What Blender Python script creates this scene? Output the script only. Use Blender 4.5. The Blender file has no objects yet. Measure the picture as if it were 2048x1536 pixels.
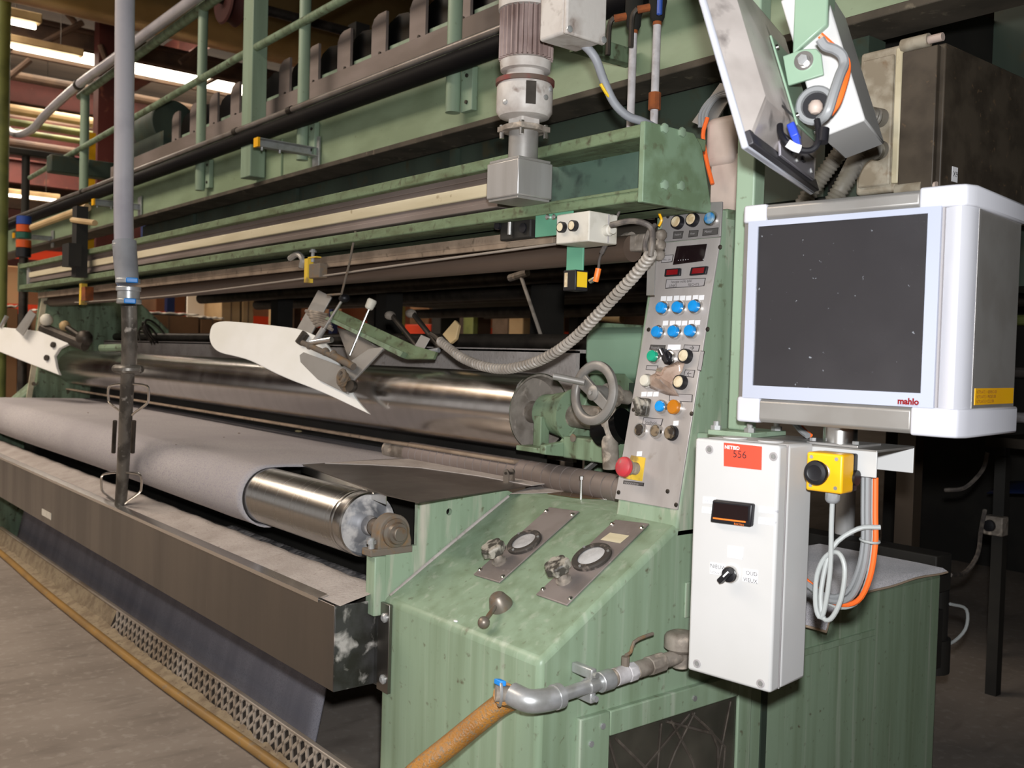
import bpy, bmesh, math, random
from mathutils import Vector, Matrix

# ------------------------------------------------------------------ camera, world, flash, exposure
scene = bpy.context.scene
COL = scene.collection
H = 1.2                                   # camera height above the floor
FPX, CX, CY = 1950.0, 1024.0, 768.0       # focal length and centre in pixels of a 2048x1536 frame
_v1 = Vector((-560 - CX, 665 - CY, FPX)); _v2 = Vector((3400 - CX, 780 - CY, FPX))
AX = (-_v1).normalized()                  # world X (along the rollers) in camera axes
AY = (_v2 - AX * _v2.dot(AX)).normalized()
AZ = AX.cross(AY)
def _w(v):
    return Vector((AX.dot(v), AY.dot(v), AZ.dot(v)))
_r = _w(Vector((1, 0, 0))); _u = _w(Vector((0, -1, 0))); _b = _w(Vector((0, 0, -1)))
cam_data = bpy.data.cameras.new('camera')
cam = bpy.data.objects.new('camera', cam_data)
COL.objects.link(cam)
M4 = Matrix((_r, _u, _b)).transposed().to_4x4()
M4.translation = Vector((0, 0, H))
cam.matrix_world = M4
cam_data.sensor_fit = 'HORIZONTAL'; cam_data.sensor_width = 36.0
cam_data.lens = FPX / 2048 * 36.0
cam_data.clip_start = 0.05; cam_data.clip_end = 200
cam_data.dof.use_dof = True
cam_data.dof.focus_distance = 2.1
cam_data.dof.aperture_fstop = 7.0
scene.camera = cam

world = bpy.data.worlds.new('hall_world'); scene.world = world
world.use_nodes = True
world.node_tree.nodes['Background'].inputs[0].default_value = (1.0, 0.94, 0.89, 1)
world.node_tree.nodes['Background'].inputs[1].default_value = 0.50

def lamp(name, kind, loc, power, color, size=0.05, size_y=None, rot=None):
    d = bpy.data.lights.new(name, kind); d.energy = power; d.color = color
    if kind == 'AREA':
        d.size = size
        if size_y: d.shape = 'RECTANGLE'; d.size_y = size_y
    else:
        d.shadow_soft_size = size
    o = bpy.data.objects.new(name, d); COL.objects.link(o); o.location = loc
    if rot: o.rotation_euler = rot
    return o
# the photographer's flash, a small lamp above the lens
flash = lamp('camera_flash', 'SPOT', tuple(Vector((0, 0, H)) + _u * 0.10 + _r * 0.015), 225, (0.96, 0.98, 1.0), 0.025)
flash.rotation_euler = M4.to_euler()
flash.data.spot_size = math.radians(100); flash.data.spot_blend = 0.9
# daylight coming down through the roof glazing of the hall
for lx, ly, pw in ((-12, 1.5, 300), (-17, 4, 300), (-15, 10, 200), (-8.0, -1.5, 330), (-4.5, -2.5, 260)):
    lamp('roof_daylight', 'AREA', (lx, ly, 5.0), pw, (1.0, 0.86, 0.72), 1.2, 6.0, (0, 0, math.radians(90)))

scene.view_settings.view_transform = 'Standard'
scene.view_settings.look = 'None'
scene.view_settings.gamma = 1.0
scene.view_settings.use_curve_mapping = False
scene.view_settings.exposure = 0.0

# ------------------------------------------------------------------ pixel -> place
def ray(px, py):
    return _w(Vector((px - CX, py - CY, FPX)))
def PX(px, py, ax, val):
    """point where the ray of a photo pixel meets the plane ax = val (z measured from the floor)"""
    d = ray(px, py); i = 'XYZ'.index(ax)
    t = ((val - H) if ax == 'Z' else val) / d[i]
    return Vector((0, 0, H)) + d * t
def PD(px, py, depth):
    return Vector((0, 0, H)) + ray(px, py) * (depth / FPX)
def PP(px, py, p0, n):
    """pixel ray with the plane through p0 with normal n"""
    d = ray(px, py); o = Vector((0, 0, H)); n = Vector(n)
    return o + d * ((Vector(p0) - o).dot(n) / d.dot(n))

# ------------------------------------------------------------------ mesh builder
class MB:
    def __init__(s, M=None):
        s.v = []; s.f = []; s.M = M
    def add(s, vs, fs):
        k = len(s.v)
        s.v += [tuple(s.M @ Vector(p)) if s.M else tuple(p) for p in vs]
        s.f += [tuple(i + k for i in f) for f in fs]
        return s
    def box(s, a, b):
        x0, x1 = sorted((a[0], b[0])); y0, y1 = sorted((a[1], b[1])); z0, z1 = sorted((a[2], b[2]))
        return s.add([(x0,y0,z0),(x1,y0,z0),(x1,y1,z0),(x0,y1,z0),(x0,y0,z1),(x1,y0,z1),(x1,y1,z1),(x0,y1,z1)],
                     [(3,2,1,0),(4,5,6,7),(0,1,5,4),(1,2,6,5),(2,3,7,6),(3,0,4,7)])
    def cbox(s, c, d):
        return s.box([c[i]-d[i]/2 for i in range(3)], [c[i]+d[i]/2 for i in range(3)])
    def hexa(s, p):      # 8 corners, bottom ring then top ring
        return s.add(p, [(3,2,1,0),(4,5,6,7),(0,1,5,4),(1,2,6,5),(2,3,7,6),(3,0,4,7)])
    def prism(s, poly, vec):   # planar polygon of 3D points pushed along vec
        n = len(poly); vec = Vector(vec)
        poly = [Vector(p) for p in poly]
        nn = Vector((0,0,0))
        for i in range(n): nn += (poly[i]-poly[0]).cross(poly[(i+1)%n]-poly[0])
        if nn.dot(vec) > 0: poly = poly[::-1]
        vs = poly + [p + vec for p in poly]
        fs = [tuple(range(n)), tuple(range(2*n-1, n-1, -1))]
        fs += [((i+1)%n, i, i+n, (i+1)%n+n) for i in range(n)]
        return s.add(vs, fs)
    def cyl(s, p0, p1, r0, r1=None, n=20, cap=True):
        r1 = r0 if r1 is None else r1
        return s.lathe(p0, Vector(p1)-Vector(p0), [(0, r0), (1, r1)], n, cap, rel=True)
    def lathe(s, p, d, prof, n=24, cap=True, rel=False):
        """profile of (distance along d, radius); rel: distances are fractions of |d|"""
        p = Vector(p); d = Vector(d); L = d.length if rel else 1.0; d = d.normalized()
        a = d.orthogonal().normalized(); b = d.cross(a)
        vs = []; fs = []
        for (t, r) in prof:
            for k in range(n):
                q = 2*math.pi*k/n
                vs.append(p + d*(t*L) + (a*math.cos(q) + b*math.sin(q))*r)
        for i in range(len(prof)-1):
            for k in range(n):
                k2 = (k+1) % n
                fs.append((i*n+k, i*n+k2, (i+1)*n+k2, (i+1)*n+k))
        if cap:
            fs.append(tuple(range(n-1, -1, -1))); m = (len(prof)-1)*n
            fs.append(tuple(range(m, m+n)))
        return s.add(vs, fs)
    def tube(s, pts, r, n=10, cap=True, smooth=4, closed=False):
        """round tube along a path, path smoothed with Catmull-Rom; r may be a list"""
        pts = [Vector(p) for p in pts]
        P, Rr = [], []
        rl = r if isinstance(r, (list, tuple)) else [r]*len(pts)
        m = len(pts)
        if smooth > 1 and m > 2:
            rng = range(m) if closed else range(m-1)
            for i in rng:
                p0 = pts[(i-1) % m] if (closed or i > 0) else pts[0]*2-pts[1]
                p1 = pts[i]; p2 = pts[(i+1) % m]
                p3 = pts[(i+2) % m] if (closed or i+2 < m) else pts[-1]*2-pts[-2]
                for k in range(smooth):
                    t = k/smooth
                    P.append(0.5*((2*p1)+(p2-p0)*t+(2*p0-5*p1+4*p2-p3)*t*t+(3*p1-p0-3*p2+p3)*t**3))
                    Rr.append(rl[i]*(1-t)+rl[(i+1) % m]*t)
            if not closed: P.append(pts[-1]); Rr.append(rl[-1])
        else: P, Rr = pts, list(rl)
        m = len(P); vs = []; fs = []; a = None
        for i in range(m):
            if closed: d = P[(i+1) % m]-P[i-1]
            else: d = P[min(i+1, m-1)]-P[max(i-1, 0)]
            d.normalize()
            if a is None: a = d.orthogonal().normalized()
            a = (a - d*a.dot(d)).normalized(); b = d.cross(a)
            for k in range(n):
                q = 2*math.pi*k/n
                vs.append(P[i]+(a*math.cos(q)+b*math.sin(q))*Rr[i])
        for i in range(m if closed else m-1):
            j = (i+1) % m
            for k in range(n):
                k2 = (k+1) % n
                fs.append((i*n+k, i*n+k2, j*n+k2, j*n+k))
        if cap and not closed:
            fs.append(tuple(range(n-1, -1, -1))); fs.append(tuple(range((m-1)*n, m*n)))
        return s.add(vs, fs)
    def ball(s, c, r, n=14, sc=(1,1,1)):
        c = Vector(c); vs = [c+Vector((0,0,r*sc[2]))]; fs = []; h = n//2
        for i in range(1, h):
            t = math.pi*i/h
            for k in range(n):
                q = 2*math.pi*k/n
                vs.append(c+Vector((r*sc[0]*math.sin(t)*math.cos(q), r*sc[1]*math.sin(t)*math.sin(q), r*sc[2]*math.cos(t))))
        vs.append(c-Vector((0,0,r*sc[2])))
        for k in range(n): fs.append((0, 1+k, 1+(k+1)%n))
        for i in range(h-2):
            for k in range(n):
                a = 1+i*n+k; b = 1+i*n+(k+1)%n
                fs.append((a, a+n, b+n, b))
        e = len(vs)-1; o = 1+(h-2)*n
        for k in range(n): fs.append((e, o+(k+1)%n, o+k))
        return s.add(vs, fs)
    def torus(s, c, ax, R, r, n=28, m=10):
        ax = Vector(ax).normalized(); a = ax.orthogonal().normalized(); b = ax.cross(a); c = Vector(c)
        return s.tube([c+(a*math.cos(2*math.pi*k/n)+b*math.sin(2*math.pi*k/n))*R for k in range(n)], r, m, closed=True, smooth=1)
    def grid(s, fn, nu, nv):
        vs = [fn(i/nu, j/nv) for i in range(nu+1) for j in range(nv+1)]
        fs = [(i*(nv+1)+j, (i+1)*(nv+1)+j, (i+1)*(nv+1)+j+1, i*(nv+1)+j+1) for i in range(nu) for j in range(nv)]
        return s.add(vs, fs)
    def build(s, name, mat, parent=None, bevel=0.0, ang=35, seg=2, solid=0.0, recalc=False, origin=None):
        me = bpy.data.meshes.new(name)
        vs = [Vector(p) for p in s.v]
        off = Vector((0, 0, 0))
        if parent is not None:
            off = Vector(parent.get('_o', (0, 0, 0)))
        elif vs:
            if origin is not None: off = Vector(origin)
            else:
                xs = [p.x for p in vs]; ys = [p.y for p in vs]; zs = [p.z for p in vs]
                off = Vector(((min(xs)+max(xs))/2, (min(ys)+max(ys))/2, min(zs)))
        me.from_pydata([tuple(p-off) for p in vs], [], s.f)
        if recalc:
            bm = bmesh.new(); bm.from_mesh(me); bmesh.ops.recalc_face_normals(bm, faces=bm.faces); bm.to_mesh(me); bm.free()
        me.update()
        me.materials.append(MAT[mat] if isinstance(mat, str) else mat)
        me.shade_smooth()
        me.set_sharp_from_angle(angle=math.radians(ang))
        o = bpy.data.objects.new(name, me); COL.objects.link(o)
        if parent is not None: o.parent = parent; OFF[o.name] = off
        else: o.location = off
        o['_o'] = tuple(off); TMP.append(o)
        if solid:
            md = o.modifiers.new('thickness', 'SOLIDIFY'); md.thickness = solid; md.offset = 0
        if bevel:
            md = o.modifiers.new('edges', 'BEVEL'); md.width = bevel; md.segments = seg; md.limit_method = 'ANGLE'
            md.angle_limit = math.radians(40); md.harden_normals = False
        return o
OFF = {}; TMP = []
def tag(o, label=None, cat=None, group=None, kind=None):
    if label: o['label'] = label
    if cat: o['category'] = cat
    if group: o['group'] = group
    if kind: o['kind'] = kind
    return o
def thing(name, label, cat, loc, group=None):
    o = bpy.data.objects.new(name, None); COL.objects.link(o)
    o.empty_display_size = 0.05
    o.location = loc; o['_o'] = tuple(loc); TMP.append(o)
    return tag(o, label, cat, group)
def text(name, body, mat, parent, M, size, align='LEFT', depth=0.0, bold=0.0):
    """flat lettering turned into a mesh; M places the text plane"""
    cu = bpy.data.curves.new(name, 'FONT'); cu.body = body; cu.size = size
    cu.align_x = align; cu.align_y = 'CENTER'; cu.resolution_u = 3; cu.offset = bold
    t = bpy.data.objects.new('tmp_text', cu); COL.objects.link(t)
    dg = bpy.context.evaluated_depsgraph_get()
    me0 = bpy.data.meshes.new_from_object(t.evaluated_get(dg))
    vs = [M @ v.co for v in me0.vertices]; fs = [tuple(p.vertices) for p in me0.polygons]
    bpy.data.objects.remove(t); bpy.data.curves.remove(cu); bpy.data.meshes.remove(me0)
    b = MB(); b.add([tuple(v) for v in vs], fs)
    return b.build(name, mat, parent)
def copy_tree(o, loc, parent=None, **kw):
    c = o.copy(); COL.objects.link(c); c.parent = parent
    if parent is None: c.location = loc
    for ch in list(o.children): copy_tree(ch, None, c)
    for k, v in kw.items(): c[k] = v
    return c
def frame(o, x, y, z):
    """matrix with origin o and axes x, y, z"""
    m = Matrix((Vector(x), Vector(y), Vector(z))).transposed().to_4x4(); m.translation = Vector(o); return m
# ------------------------------------------------------------------ materials
MAT = {}
def mk(name, col, rough=0.5, metal=0.0, var=None, scale=8.0, stretch=(1,1,1), detail=6.0, lo=0.42, hi=0.62,
       col3=None, s3=30.0, lo3=0.6, hi3=0.7, bump=0.0, bscale=60.0, emit=None, estr=0.0, rvar=0.0, trans=0.0, alpha=1.0, spec=0.5, brush=None, coat=0.0, ior=1.45, streak=None, sheen=0.0):
    """col mixes to var through noise 1, then to col3 (specks, rust, chips) through noise 2"""
    m = bpy.data.materials.new(name); m.use_nodes = True
    nt = m.node_tree; N = nt.nodes; L = nt.links; p = N['Principled BSDF']
    p.inputs['Base Color'].default_value = (*col, 1)
    p.inputs['Roughness'].default_value = rough; p.inputs['Metallic'].default_value = metal
    p.inputs['Specular IOR Level'].default_value = spec
    p.inputs['IOR'].default_value = ior
    if coat: p.inputs['Coat Weight'].default_value = coat; p.inputs['Coat Roughness'].default_value = 0.1
    if sheen: p.inputs['Sheen Weight'].default_value = sheen; p.inputs['Sheen Roughness'].default_value = 0.5
    if trans: p.inputs['Transmission Weight'].default_value = trans
    if alpha < 1: p.inputs['Alpha'].default_value = alpha
    if emit: p.inputs['Emission Color'].default_value = (*emit, 1); p.inputs['Emission Strength'].default_value = estr
    tc = N.new('ShaderNodeTexCoord'); out = tc.outputs['Object']
    def noise(sc, det, st=(1,1,1), dist=0.0):
        mp = N.new('ShaderNodeMapping'); mp.inputs['Scale'].default_value = st; L.new(out, mp.inputs[0])
        n = N.new('ShaderNodeTexNoise'); n.inputs['Scale'].default_value = sc; n.inputs['Detail'].default_value = det
        n.inputs['Distortion'].default_value = dist
        L.new(mp.outputs[0], n.inputs['Vector']); return n.outputs['Fac']
    def ramp(src, a, b):
        r = N.new('ShaderNodeMapRange'); r.inputs['From Min'].default_value = a; r.inputs['From Max'].default_value = b
        L.new(src, r.inputs['Value']); return r.outputs[0]
    cur = None
    if var:
        f = ramp(noise(scale, detail, stretch), lo, hi)
        mx = N.new('ShaderNodeMix'); mx.data_type = 'RGBA'
        mx.inputs[6].default_value = (*col, 1); mx.inputs[7].default_value = (*var, 1)
        L.new(f, mx.inputs[0]); cur = mx.outputs[2]
        if rvar:
            r = N.new('ShaderNodeMapRange'); r.inputs['To Min'].default_value = rough; r.inputs['To Max'].default_value = min(1, rough+rvar)
            L.new(f, r.inputs['Value']); L.new(r.outputs[0], p.inputs['Roughness'])
    if col3:
        f = ramp(noise(s3, 8.0, (1,1,1), 0.3), lo3, hi3)
        mx = N.new('ShaderNodeMix'); mx.data_type = 'RGBA'
        mx.inputs[6].default_value = (*col, 1); mx.inputs[7].default_value = (*col3, 1)
        if cur: L.new(cur, mx.inputs[6])
        L.new(f, mx.inputs[0]); cur = mx.outputs[2]
        if metal:
            iv = N.new('ShaderNodeMapRange'); iv.inputs['To Min'].default_value = metal; iv.inputs['To Max'].default_value = 0.0
            L.new(f, iv.inputs['Value']); L.new(iv.outputs[0], p.inputs['Metallic'])
    if streak:
        c4, sc4, st4, lo4, hi4 = streak
        f = ramp(noise(sc4, 8.0, st4, 0.2), lo4, hi4)
        mx = N.new('ShaderNodeMix'); mx.data_type = 'RGBA'
        mx.inputs[6].default_value = (*col, 1); mx.inputs[7].default_value = (*c4, 1)
        if cur: L.new(cur, mx.inputs[6])
        L.new(f, mx.inputs[0]); cur = mx.outputs[2]
    if cur: L.new(cur, p.inputs['Base Color'])
    if bump:
        b = N.new('ShaderNodeBump'); b.inputs['Strength'].default_value = bump; b.inputs['Distance'].default_value = 0.004
        L.new(noise(bscale, 8.0, brush or (1,1,1)), b.inputs['Height']); L.new(b.outputs[0], p.inputs['Normal'])
    m.diffuse_color = (*col, 1)
    MAT[name] = m
    return m
def hx(s):
    c = [int(s[i:i+2], 16)/255 for i in (0, 2, 4)]
    return tuple(x/12.92 if x <= 0.04045 else ((x+0.055)/1.055)**2.4 for x in c)
G = hx('7b9b7f')
mk('green', hx('8a9e88'), 0.42, var=hx('7c8e78'), scale=14, stretch=(1,1,0.1), col3=hx('636853'), s3=60, lo3=0.66, hi3=0.76, bump=0.05)
mk('green_dirty', hx('788c72'), 0.55, var=hx('5f6c54'), scale=22, stretch=(1,1,0.15), col3=hx('45402f'), s3=34, lo3=0.58, hi3=0.70, bump=0.1)
mk('green_worn', hx('8b9e86'), 0.5, var=hx('798b72'), scale=24, stretch=(1,1,0.1), lo=0.45, hi=0.75, col3=hx('62674f'), s3=50, lo3=0.64, hi3=0.76, bump=0.08, streak=(hx('b8b3a4'), 28, (1,1,0.14), 0.52, 0.72))
mk('green_cabinet', hx('879a82'), 0.42, var=hx('75866c'), scale=26, stretch=(1,1,0.05), lo=0.42, hi=0.72, col3=hx('5d5a47'), s3=55, lo3=0.64, hi3=0.77, bump=0.05, streak=(hx('a8b09f'), 40, (1,1,0.04), 0.56, 0.82))
mk('green_clean', hx('88a18a'), 0.38, var=hx('809882'), scale=3, bump=0.02)
mk('green_bright', hx('5f9a7e'), 0.4, var=hx('558a70'), scale=4)
mk('green_dark', hx('39453a'), 0.6, var=hx('2b352c'), scale=4, stretch=(1,1,0.2), col3=hx('3c3a28'), s3=14, lo3=0.55, hi3=0.7)
mk('green_mould', hx('6a7b5d'), 0.75, var=hx('555e42'), scale=34, stretch=(0.3,1,1), lo=0.42, hi=0.7, col3=hx('423d2b'), s3=44, lo3=0.55, hi3=0.74, bump=0.25, bscale=90)
mk('green_beam', hx('88997c'), 0.45, var=hx('7b8b6e'), scale=9, stretch=(0.4,1,1), col3=hx('62624b'), s3=40, lo3=0.66, hi3=0.78, bump=0.03)
mk('web_green', hx('44584e'), 0.4, var=hx('53675a'), scale=5, col3=hx('35403a'), s3=24, lo3=0.50, hi3=0.75)
mk('stainless', (0.25,0.232,0.215), 0.34, 1.0, var=(0.21,0.192,0.175), scale=4, stretch=(1.2,1.2,0.15), col3=hx('a99c8c'), s3=5, lo3=0.76, hi3=0.86, bump=0.03, bscale=120, brush=(4,4,0.1), rvar=0.10, streak=(hx('b0a598'), 14, (1,1,0.08), 0.70, 0.85))
mk('stainless_plate', (0.42,0.395,0.37), 0.34, 1.0, var=(0.30,0.27,0.24), scale=6, col3=hx('a39686'), s3=6, lo3=0.62, hi3=0.75, rvar=0.15)
mk('chrome', (0.56,0.54,0.53), 0.19, 1.0, var=(0.52,0.50,0.49), scale=3, stretch=(6,0.5,0.5), rvar=0.04, col3=hx('b5aca5'), s3=15, lo3=0.74, hi3=0.82)
mk('roller_steel', (0.42,0.415,0.405), 0.24, 1.0, var=(0.385,0.375,0.36), scale=18, stretch=(5,0.02,0.02), lo=0.4, hi=0.7, rvar=0.05)
mk('roller_end', hx('8b8279'), 0.8, 0.1, var=hx('6f665d'), scale=20, col3=hx('9d9288'), s3=30, bump=0.3, bscale=50)
mk('roller_end_cap', hx('77777a'), 0.5, 0.25, var=hx('b9b5b2'), scale=26, lo=0.44, hi=0.58, rvar=0.4)
mk('bright_metal', (0.72,0.71,0.69), 0.22, 1.0)
mk('zinc', hx('b9babb'), 0.38, 0.6, var=hx('a2a29f'), scale=25)
mk('grey_metal', hx('93908c'), 0.42, 0.45, var=hx('7a7570'), scale=12, rvar=0.15)
mk('dark_metal', hx('4a443e'), 0.5, 0.7, var=hx('37322d'), scale=14)
mk('pipe_steel', hx('7d7871'), 0.40, 0.6, var=hx('55504a'), scale=18, stretch=(1,1,0.5), lo=0.42, hi=0.56, col3=hx('aca59c'), s3=35, lo3=0.60, hi3=0.72, rvar=0.2, bump=0.15)
mk('dirty_metal', hx('8f867c'), 0.65, 0.2, var=hx('6a6056'), scale=22, col3=hx('b3a596'), s3=30, lo3=0.54, hi3=0.68, bump=0.3)
mk('alu', hx('b4b1ae'), 0.36, 0.55, var=hx('a8a4a0'), scale=18, stretch=(1,1,0.1))
mk('alu_grey', hx('9b9894'), 0.42, 0.45, var=hx('918d88'), scale=10)
mk('panel_alu', hx('b3adaa'), 0.40, 0.25, var=hx('a29b97'), scale=12, stretch=(1,1,0.3), col3=hx('8d847b'), s3=30, lo3=0.66, hi3=0.78)
mk('panel_top', hx('a29d9b'), 0.38, 0.35, var=hx('8f8a88'), scale=5)
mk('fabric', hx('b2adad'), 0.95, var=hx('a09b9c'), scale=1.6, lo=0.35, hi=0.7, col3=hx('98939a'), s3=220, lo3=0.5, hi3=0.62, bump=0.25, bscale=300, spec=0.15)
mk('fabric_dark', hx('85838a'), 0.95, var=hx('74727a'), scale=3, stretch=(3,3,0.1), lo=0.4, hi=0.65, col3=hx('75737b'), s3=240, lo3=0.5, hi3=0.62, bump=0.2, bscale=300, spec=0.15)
mk('lint', hx('b0a8a3'), 0.98, var=hx('9c938d'), scale=10, lo=0.4, hi=0.75, col3=hx('8a8078'), s3=60, lo3=0.60, hi3=0.8, bump=0.6, bscale=120, spec=0.1)
mk('carpet', hx('d8d0d6'), 1.0, var=hx('c2bbc1'), scale=14, col3=hx('8d8690'), s3=320, lo3=0.46, hi3=0.62, bump=0.6, bscale=380, spec=0.1, sheen=0.8)
mk('carpet_back', hx('b59f88'), 0.95)
mk('floor', hx('8c8279'), 0.85, var=hx('786e65'), scale=4, stretch=(1,0.4,1), detail=12, lo=0.33, hi=0.75, col3=hx('989087'), s3=30, lo3=0.54, hi3=0.76, bump=0.15, bscale=30, streak=(hx('6c625a'), 14, (1,0.3,1), 0.54, 0.85))
mk('dust_plate', hx('94866f'), 0.95, var=hx('7d6e5b'), scale=20, col3=hx('665848'), s3=70, bump=0.5, bscale=80)
mk('tread', hx('b3a99e'), 0.45, 0.4, var=hx('9b8c7b'), scale=4)
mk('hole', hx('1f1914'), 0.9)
mk('white_box', hx('bfbebd'), 0.42, var=hx('b8b7b5'), scale=3)
mk('white_plastic', hx('c4c4ca'), 0.38, var=hx('bcbcc3'), scale=4)
mk('bezel_blue', hx('a9aebd'), 0.34)
mk('screen', hx('2d2b2d'), 0.16, var=hx('343234'), scale=3, col3=hx('7c7f85'), s3=110, lo3=0.70, hi3=0.745, rvar=0.2)
mk('black', hx('17161a'), 0.45)
mk('black_gloss', hx('060607'), 0.33, spec=0.18)
mk('black_rough', hx('15140f'), 0.9)
mk('black_pipe', hx('100f11'), 0.6, var=hx('181616'), scale=8, stretch=(0.3,1,1), spec=0.1)
mk('rail_grey', hx('8a8480'), 0.36, 0.5, var=hx('766e68'), scale=6)
mk('orange', hx('f07a2c'), 0.45)
mk('yellow', hx('f0b415'), 0.4, var=hx('e5a818'), scale=8)
mk('yellow_sticker', hx('e8c020'), 0.5)
mk('yellow_worn', hx('d9b53a'), 0.6, var=hx('8d7440'), scale=20, lo=0.5, hi=0.62)
mk('red_label', hx('ee4a35'), 0.5)
mk('red', hx('c9323c'), 0.5, var=hx('b04248'), scale=30, col3=hx('8b7a70'), s3=40, lo3=0.6, hi3=0.7)
mk('red_lens', hx('7c0e14'), 0.2)
mk('blue_lens', hx('0f8fdc'), 0.25, coat=0.3)
mk('blue_worn', hx('2d7bb5'), 0.4, var=hx('7d98a8'), scale=60)
mk('green_lens', hx('19a07c'), 0.25, coat=0.3)
mk('amber_lens', hx('b8700f'), 0.25, coat=0.3)
mk('cream_lens', hx('d6c8ab'), 0.4, var=hx('b59f7c'), scale=60, lo=0.45, hi=0.65)
mk('dirty_lens', hx('7a6a55'), 0.5, var=hx('2a221c'), scale=60, lo=0.4, hi=0.55)
mk('label_white', hx('e9e8ea'), 0.5)
mk('label_grey', hx('9b9696'), 0.5)
mk('label_dark', hx('4d4a48'), 0.5)
mk('ink', hx('2a2626'), 0.6)
mk('ink_grey', hx('6f6b6b'), 0.6)
mk('ink_faint', hx('83838f'), 0.6)
mk('brown_tape', hx('b39c8d'), 0.22, var=hx('9c8373'), scale=30, bump=0.4, bscale=40, coat=0.4)
mk('rust', hx('8a4a22'), 0.9, var=hx('6b3a20'), scale=30)
mk('rust_brown', hx('6f655a'), 0.8, 0.15, var=hx('7d6448'), scale=40, lo=0.5, hi=0.68, bump=0.3)
mk('rusty_shaft', hx('7b7268'), 0.42, 0.5, var=hx('80654a'), scale=40, lo=0.5, hi=0.72)
mk('cream', hx('cdc3a8'), 0.55, var=hx('bbb093'), scale=8, stretch=(0.2,2,2), col3=hx('8f7e60'), s3=30, lo3=0.66, hi3=0.76)
mk('tan_lint', hx('917f6d'), 0.95, var=hx('7c6b5b'), scale=12, col3=hx('655748'), s3=40, bump=0.4)
mk('rail_brown', hx('837772'), 0.6, 0.2, var=hx('6d615a'), scale=5, stretch=(0.3,1,1))
mk('motor_paint', hx('bdb7b1'), 0.5, var=hx('9d928a'), scale=16, lo=0.46, hi=0.7, col3=hx('6a574d'), s3=22, lo3=0.60, hi3=0.76, bump=0.12)
mk('motor_fins', hx('9a8883'), 0.6, var=hx('6d5852'), scale=8, lo=0.4, hi=0.65, bump=0.1)
mk('motor_red', hx('7a2a28'), 0.6, var=hx('5b4a40'), scale=20)
mk('junction_white', hx('c9c4b9'), 0.55, var=hx('aaa395'), scale=14, lo=0.5, hi=0.7, col3=hx('5e5648'), s3=26, lo3=0.63, hi3=0.70)
mk('beige_box', hx('a39a89'), 0.6, var=hx('857a68'), scale=26, lo=0.42, hi=0.62, col3=hx('6e5236'), s3=22, lo3=0.60, hi3=0.74)
mk('brown_box', hx('4a4136'), 0.55, 0.1, var=hx('383027'), scale=14, col3=hx('63503b'), s3=60, lo3=0.64, hi3=0.76)
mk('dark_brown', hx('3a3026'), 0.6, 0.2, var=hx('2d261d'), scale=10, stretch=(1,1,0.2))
mk('pink_beige', hx('c9b7ab'), 0.5, var=hx('b5a398'), scale=8)
mk('tv_shell', hx('bdb4ae'), 0.35, 0.2, var=hx('a9a09a'), scale=9, col3=hx('4a4441'), s3=11, lo3=0.60, hi3=0.70)
mk('tv_edge', hx('c9cbd4'), 0.25, 0.4)
mk('tv_dark', hx('2c2a2e'), 0.45)
mk('tv_ports', hx('8e8a90'), 0.4, 0.5)
mk('blue_plug', hx('2b44b0'), 0.45)
mk('corrugated', hx('77726a'), 0.5, var=hx('625d50'), scale=12)
mk('cable_grey', hx('868788'), 0.45)
mk('cable_light', hx('a3a6a4'), 0.45)
mk('cable_orange', hx('ee6a2a'), 0.45)
mk('cable_dark', hx('4d4744'), 0.6, var=hx('6f675f'), scale=40)
mk('coil_grey', hx('9c948b'), 0.45, var=hx('877f76'), scale=14)
mk('hose_grey', hx('b2b0b6'), 0.28, var=hx('a09ea6'), scale=6, coat=0.3)
mk('hose_rubber', hx('8f9196'), 0.5, var=hx('7c7d82'), scale=8)
mk('clamp_blue', hx('1f7fd0'), 0.4)
mk('hose_brown', hx('a06e2e'), 0.45, var=hx('8a5c26'), scale=10, col3=hx('7b664c'), s3=200, lo3=0.52, hi3=0.62, bump=0.5, bscale=260)
mk('hose_floor', hx('94723c'), 0.5, var=hx('84673c'), scale=6, col3=hx('80705a'), s3=30)
mk('poly_white', hx('efeeea'), 0.45, var=hx('e6e4dc'), scale=4, col3=hx('d5cba5'), s3=5, lo3=0.66, hi3=0.82)
mk('poly_aged', hx('cfcabc'), 0.5)
mk('glass_dirty', hx('3a342f'), 0.2, var=hx('5f574e'), scale=6, lo=0.45, hi=0.75, rvar=0.4, alpha=0.55)
mk('gauge_glass', hx('b9b8b8'), 0.15, var=hx('9d9b9a'), scale=30, rvar=0.3)
mk('gauge_ring', hx('3a3531'), 0.55, var=hx('766b63'), scale=60, lo=0.55, hi=0.7)
mk('knob_worn', hx('3f3b35'), 0.5, var=hx('9c968b'), scale=40, lo=0.48, hi=0.58)
mk('gauge_plate', hx('8b827e'), 0.5, 0.35, var=hx('766c67'), scale=7, col3=hx('a59c96'), s3=20, lo3=0.64, hi3=0.74)
mk('puddle', hx('5a3d16'), 0.12, var=hx('3a3a28'), scale=10, coat=0.5)
mk('white_pipe', hx('b9b5b6'), 0.5, var=hx('a19c9c'), scale=30, col3=hx('8f857d'), s3=40)
mk('red_steel', hx('4c1b14'), 0.7, var=hx('38120c'), scale=2, col3=hx('6b3f2d'), s3=6, lo3=0.62, hi3=0.75)
mk('pink_steel', hx('6e3a3b'), 0.7, var=hx('5c3030'), scale=2)
mk('brown_steel', hx('5b4636'), 0.75, var=hx('44342a'), scale=3)
mk('roof_deck', hx('3d3026'), 0.85, var=hx('30241c'), scale=1.5, stretch=(4,0.4,1))
mk('duct_gold', hx('a58a5c'), 0.30, 0.75, var=hx('8c7347'), scale=2, rvar=0.15)
mk('tan_pipe', hx('c2a679'), 0.6, var=hx('a58a62'), scale=3)
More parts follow.
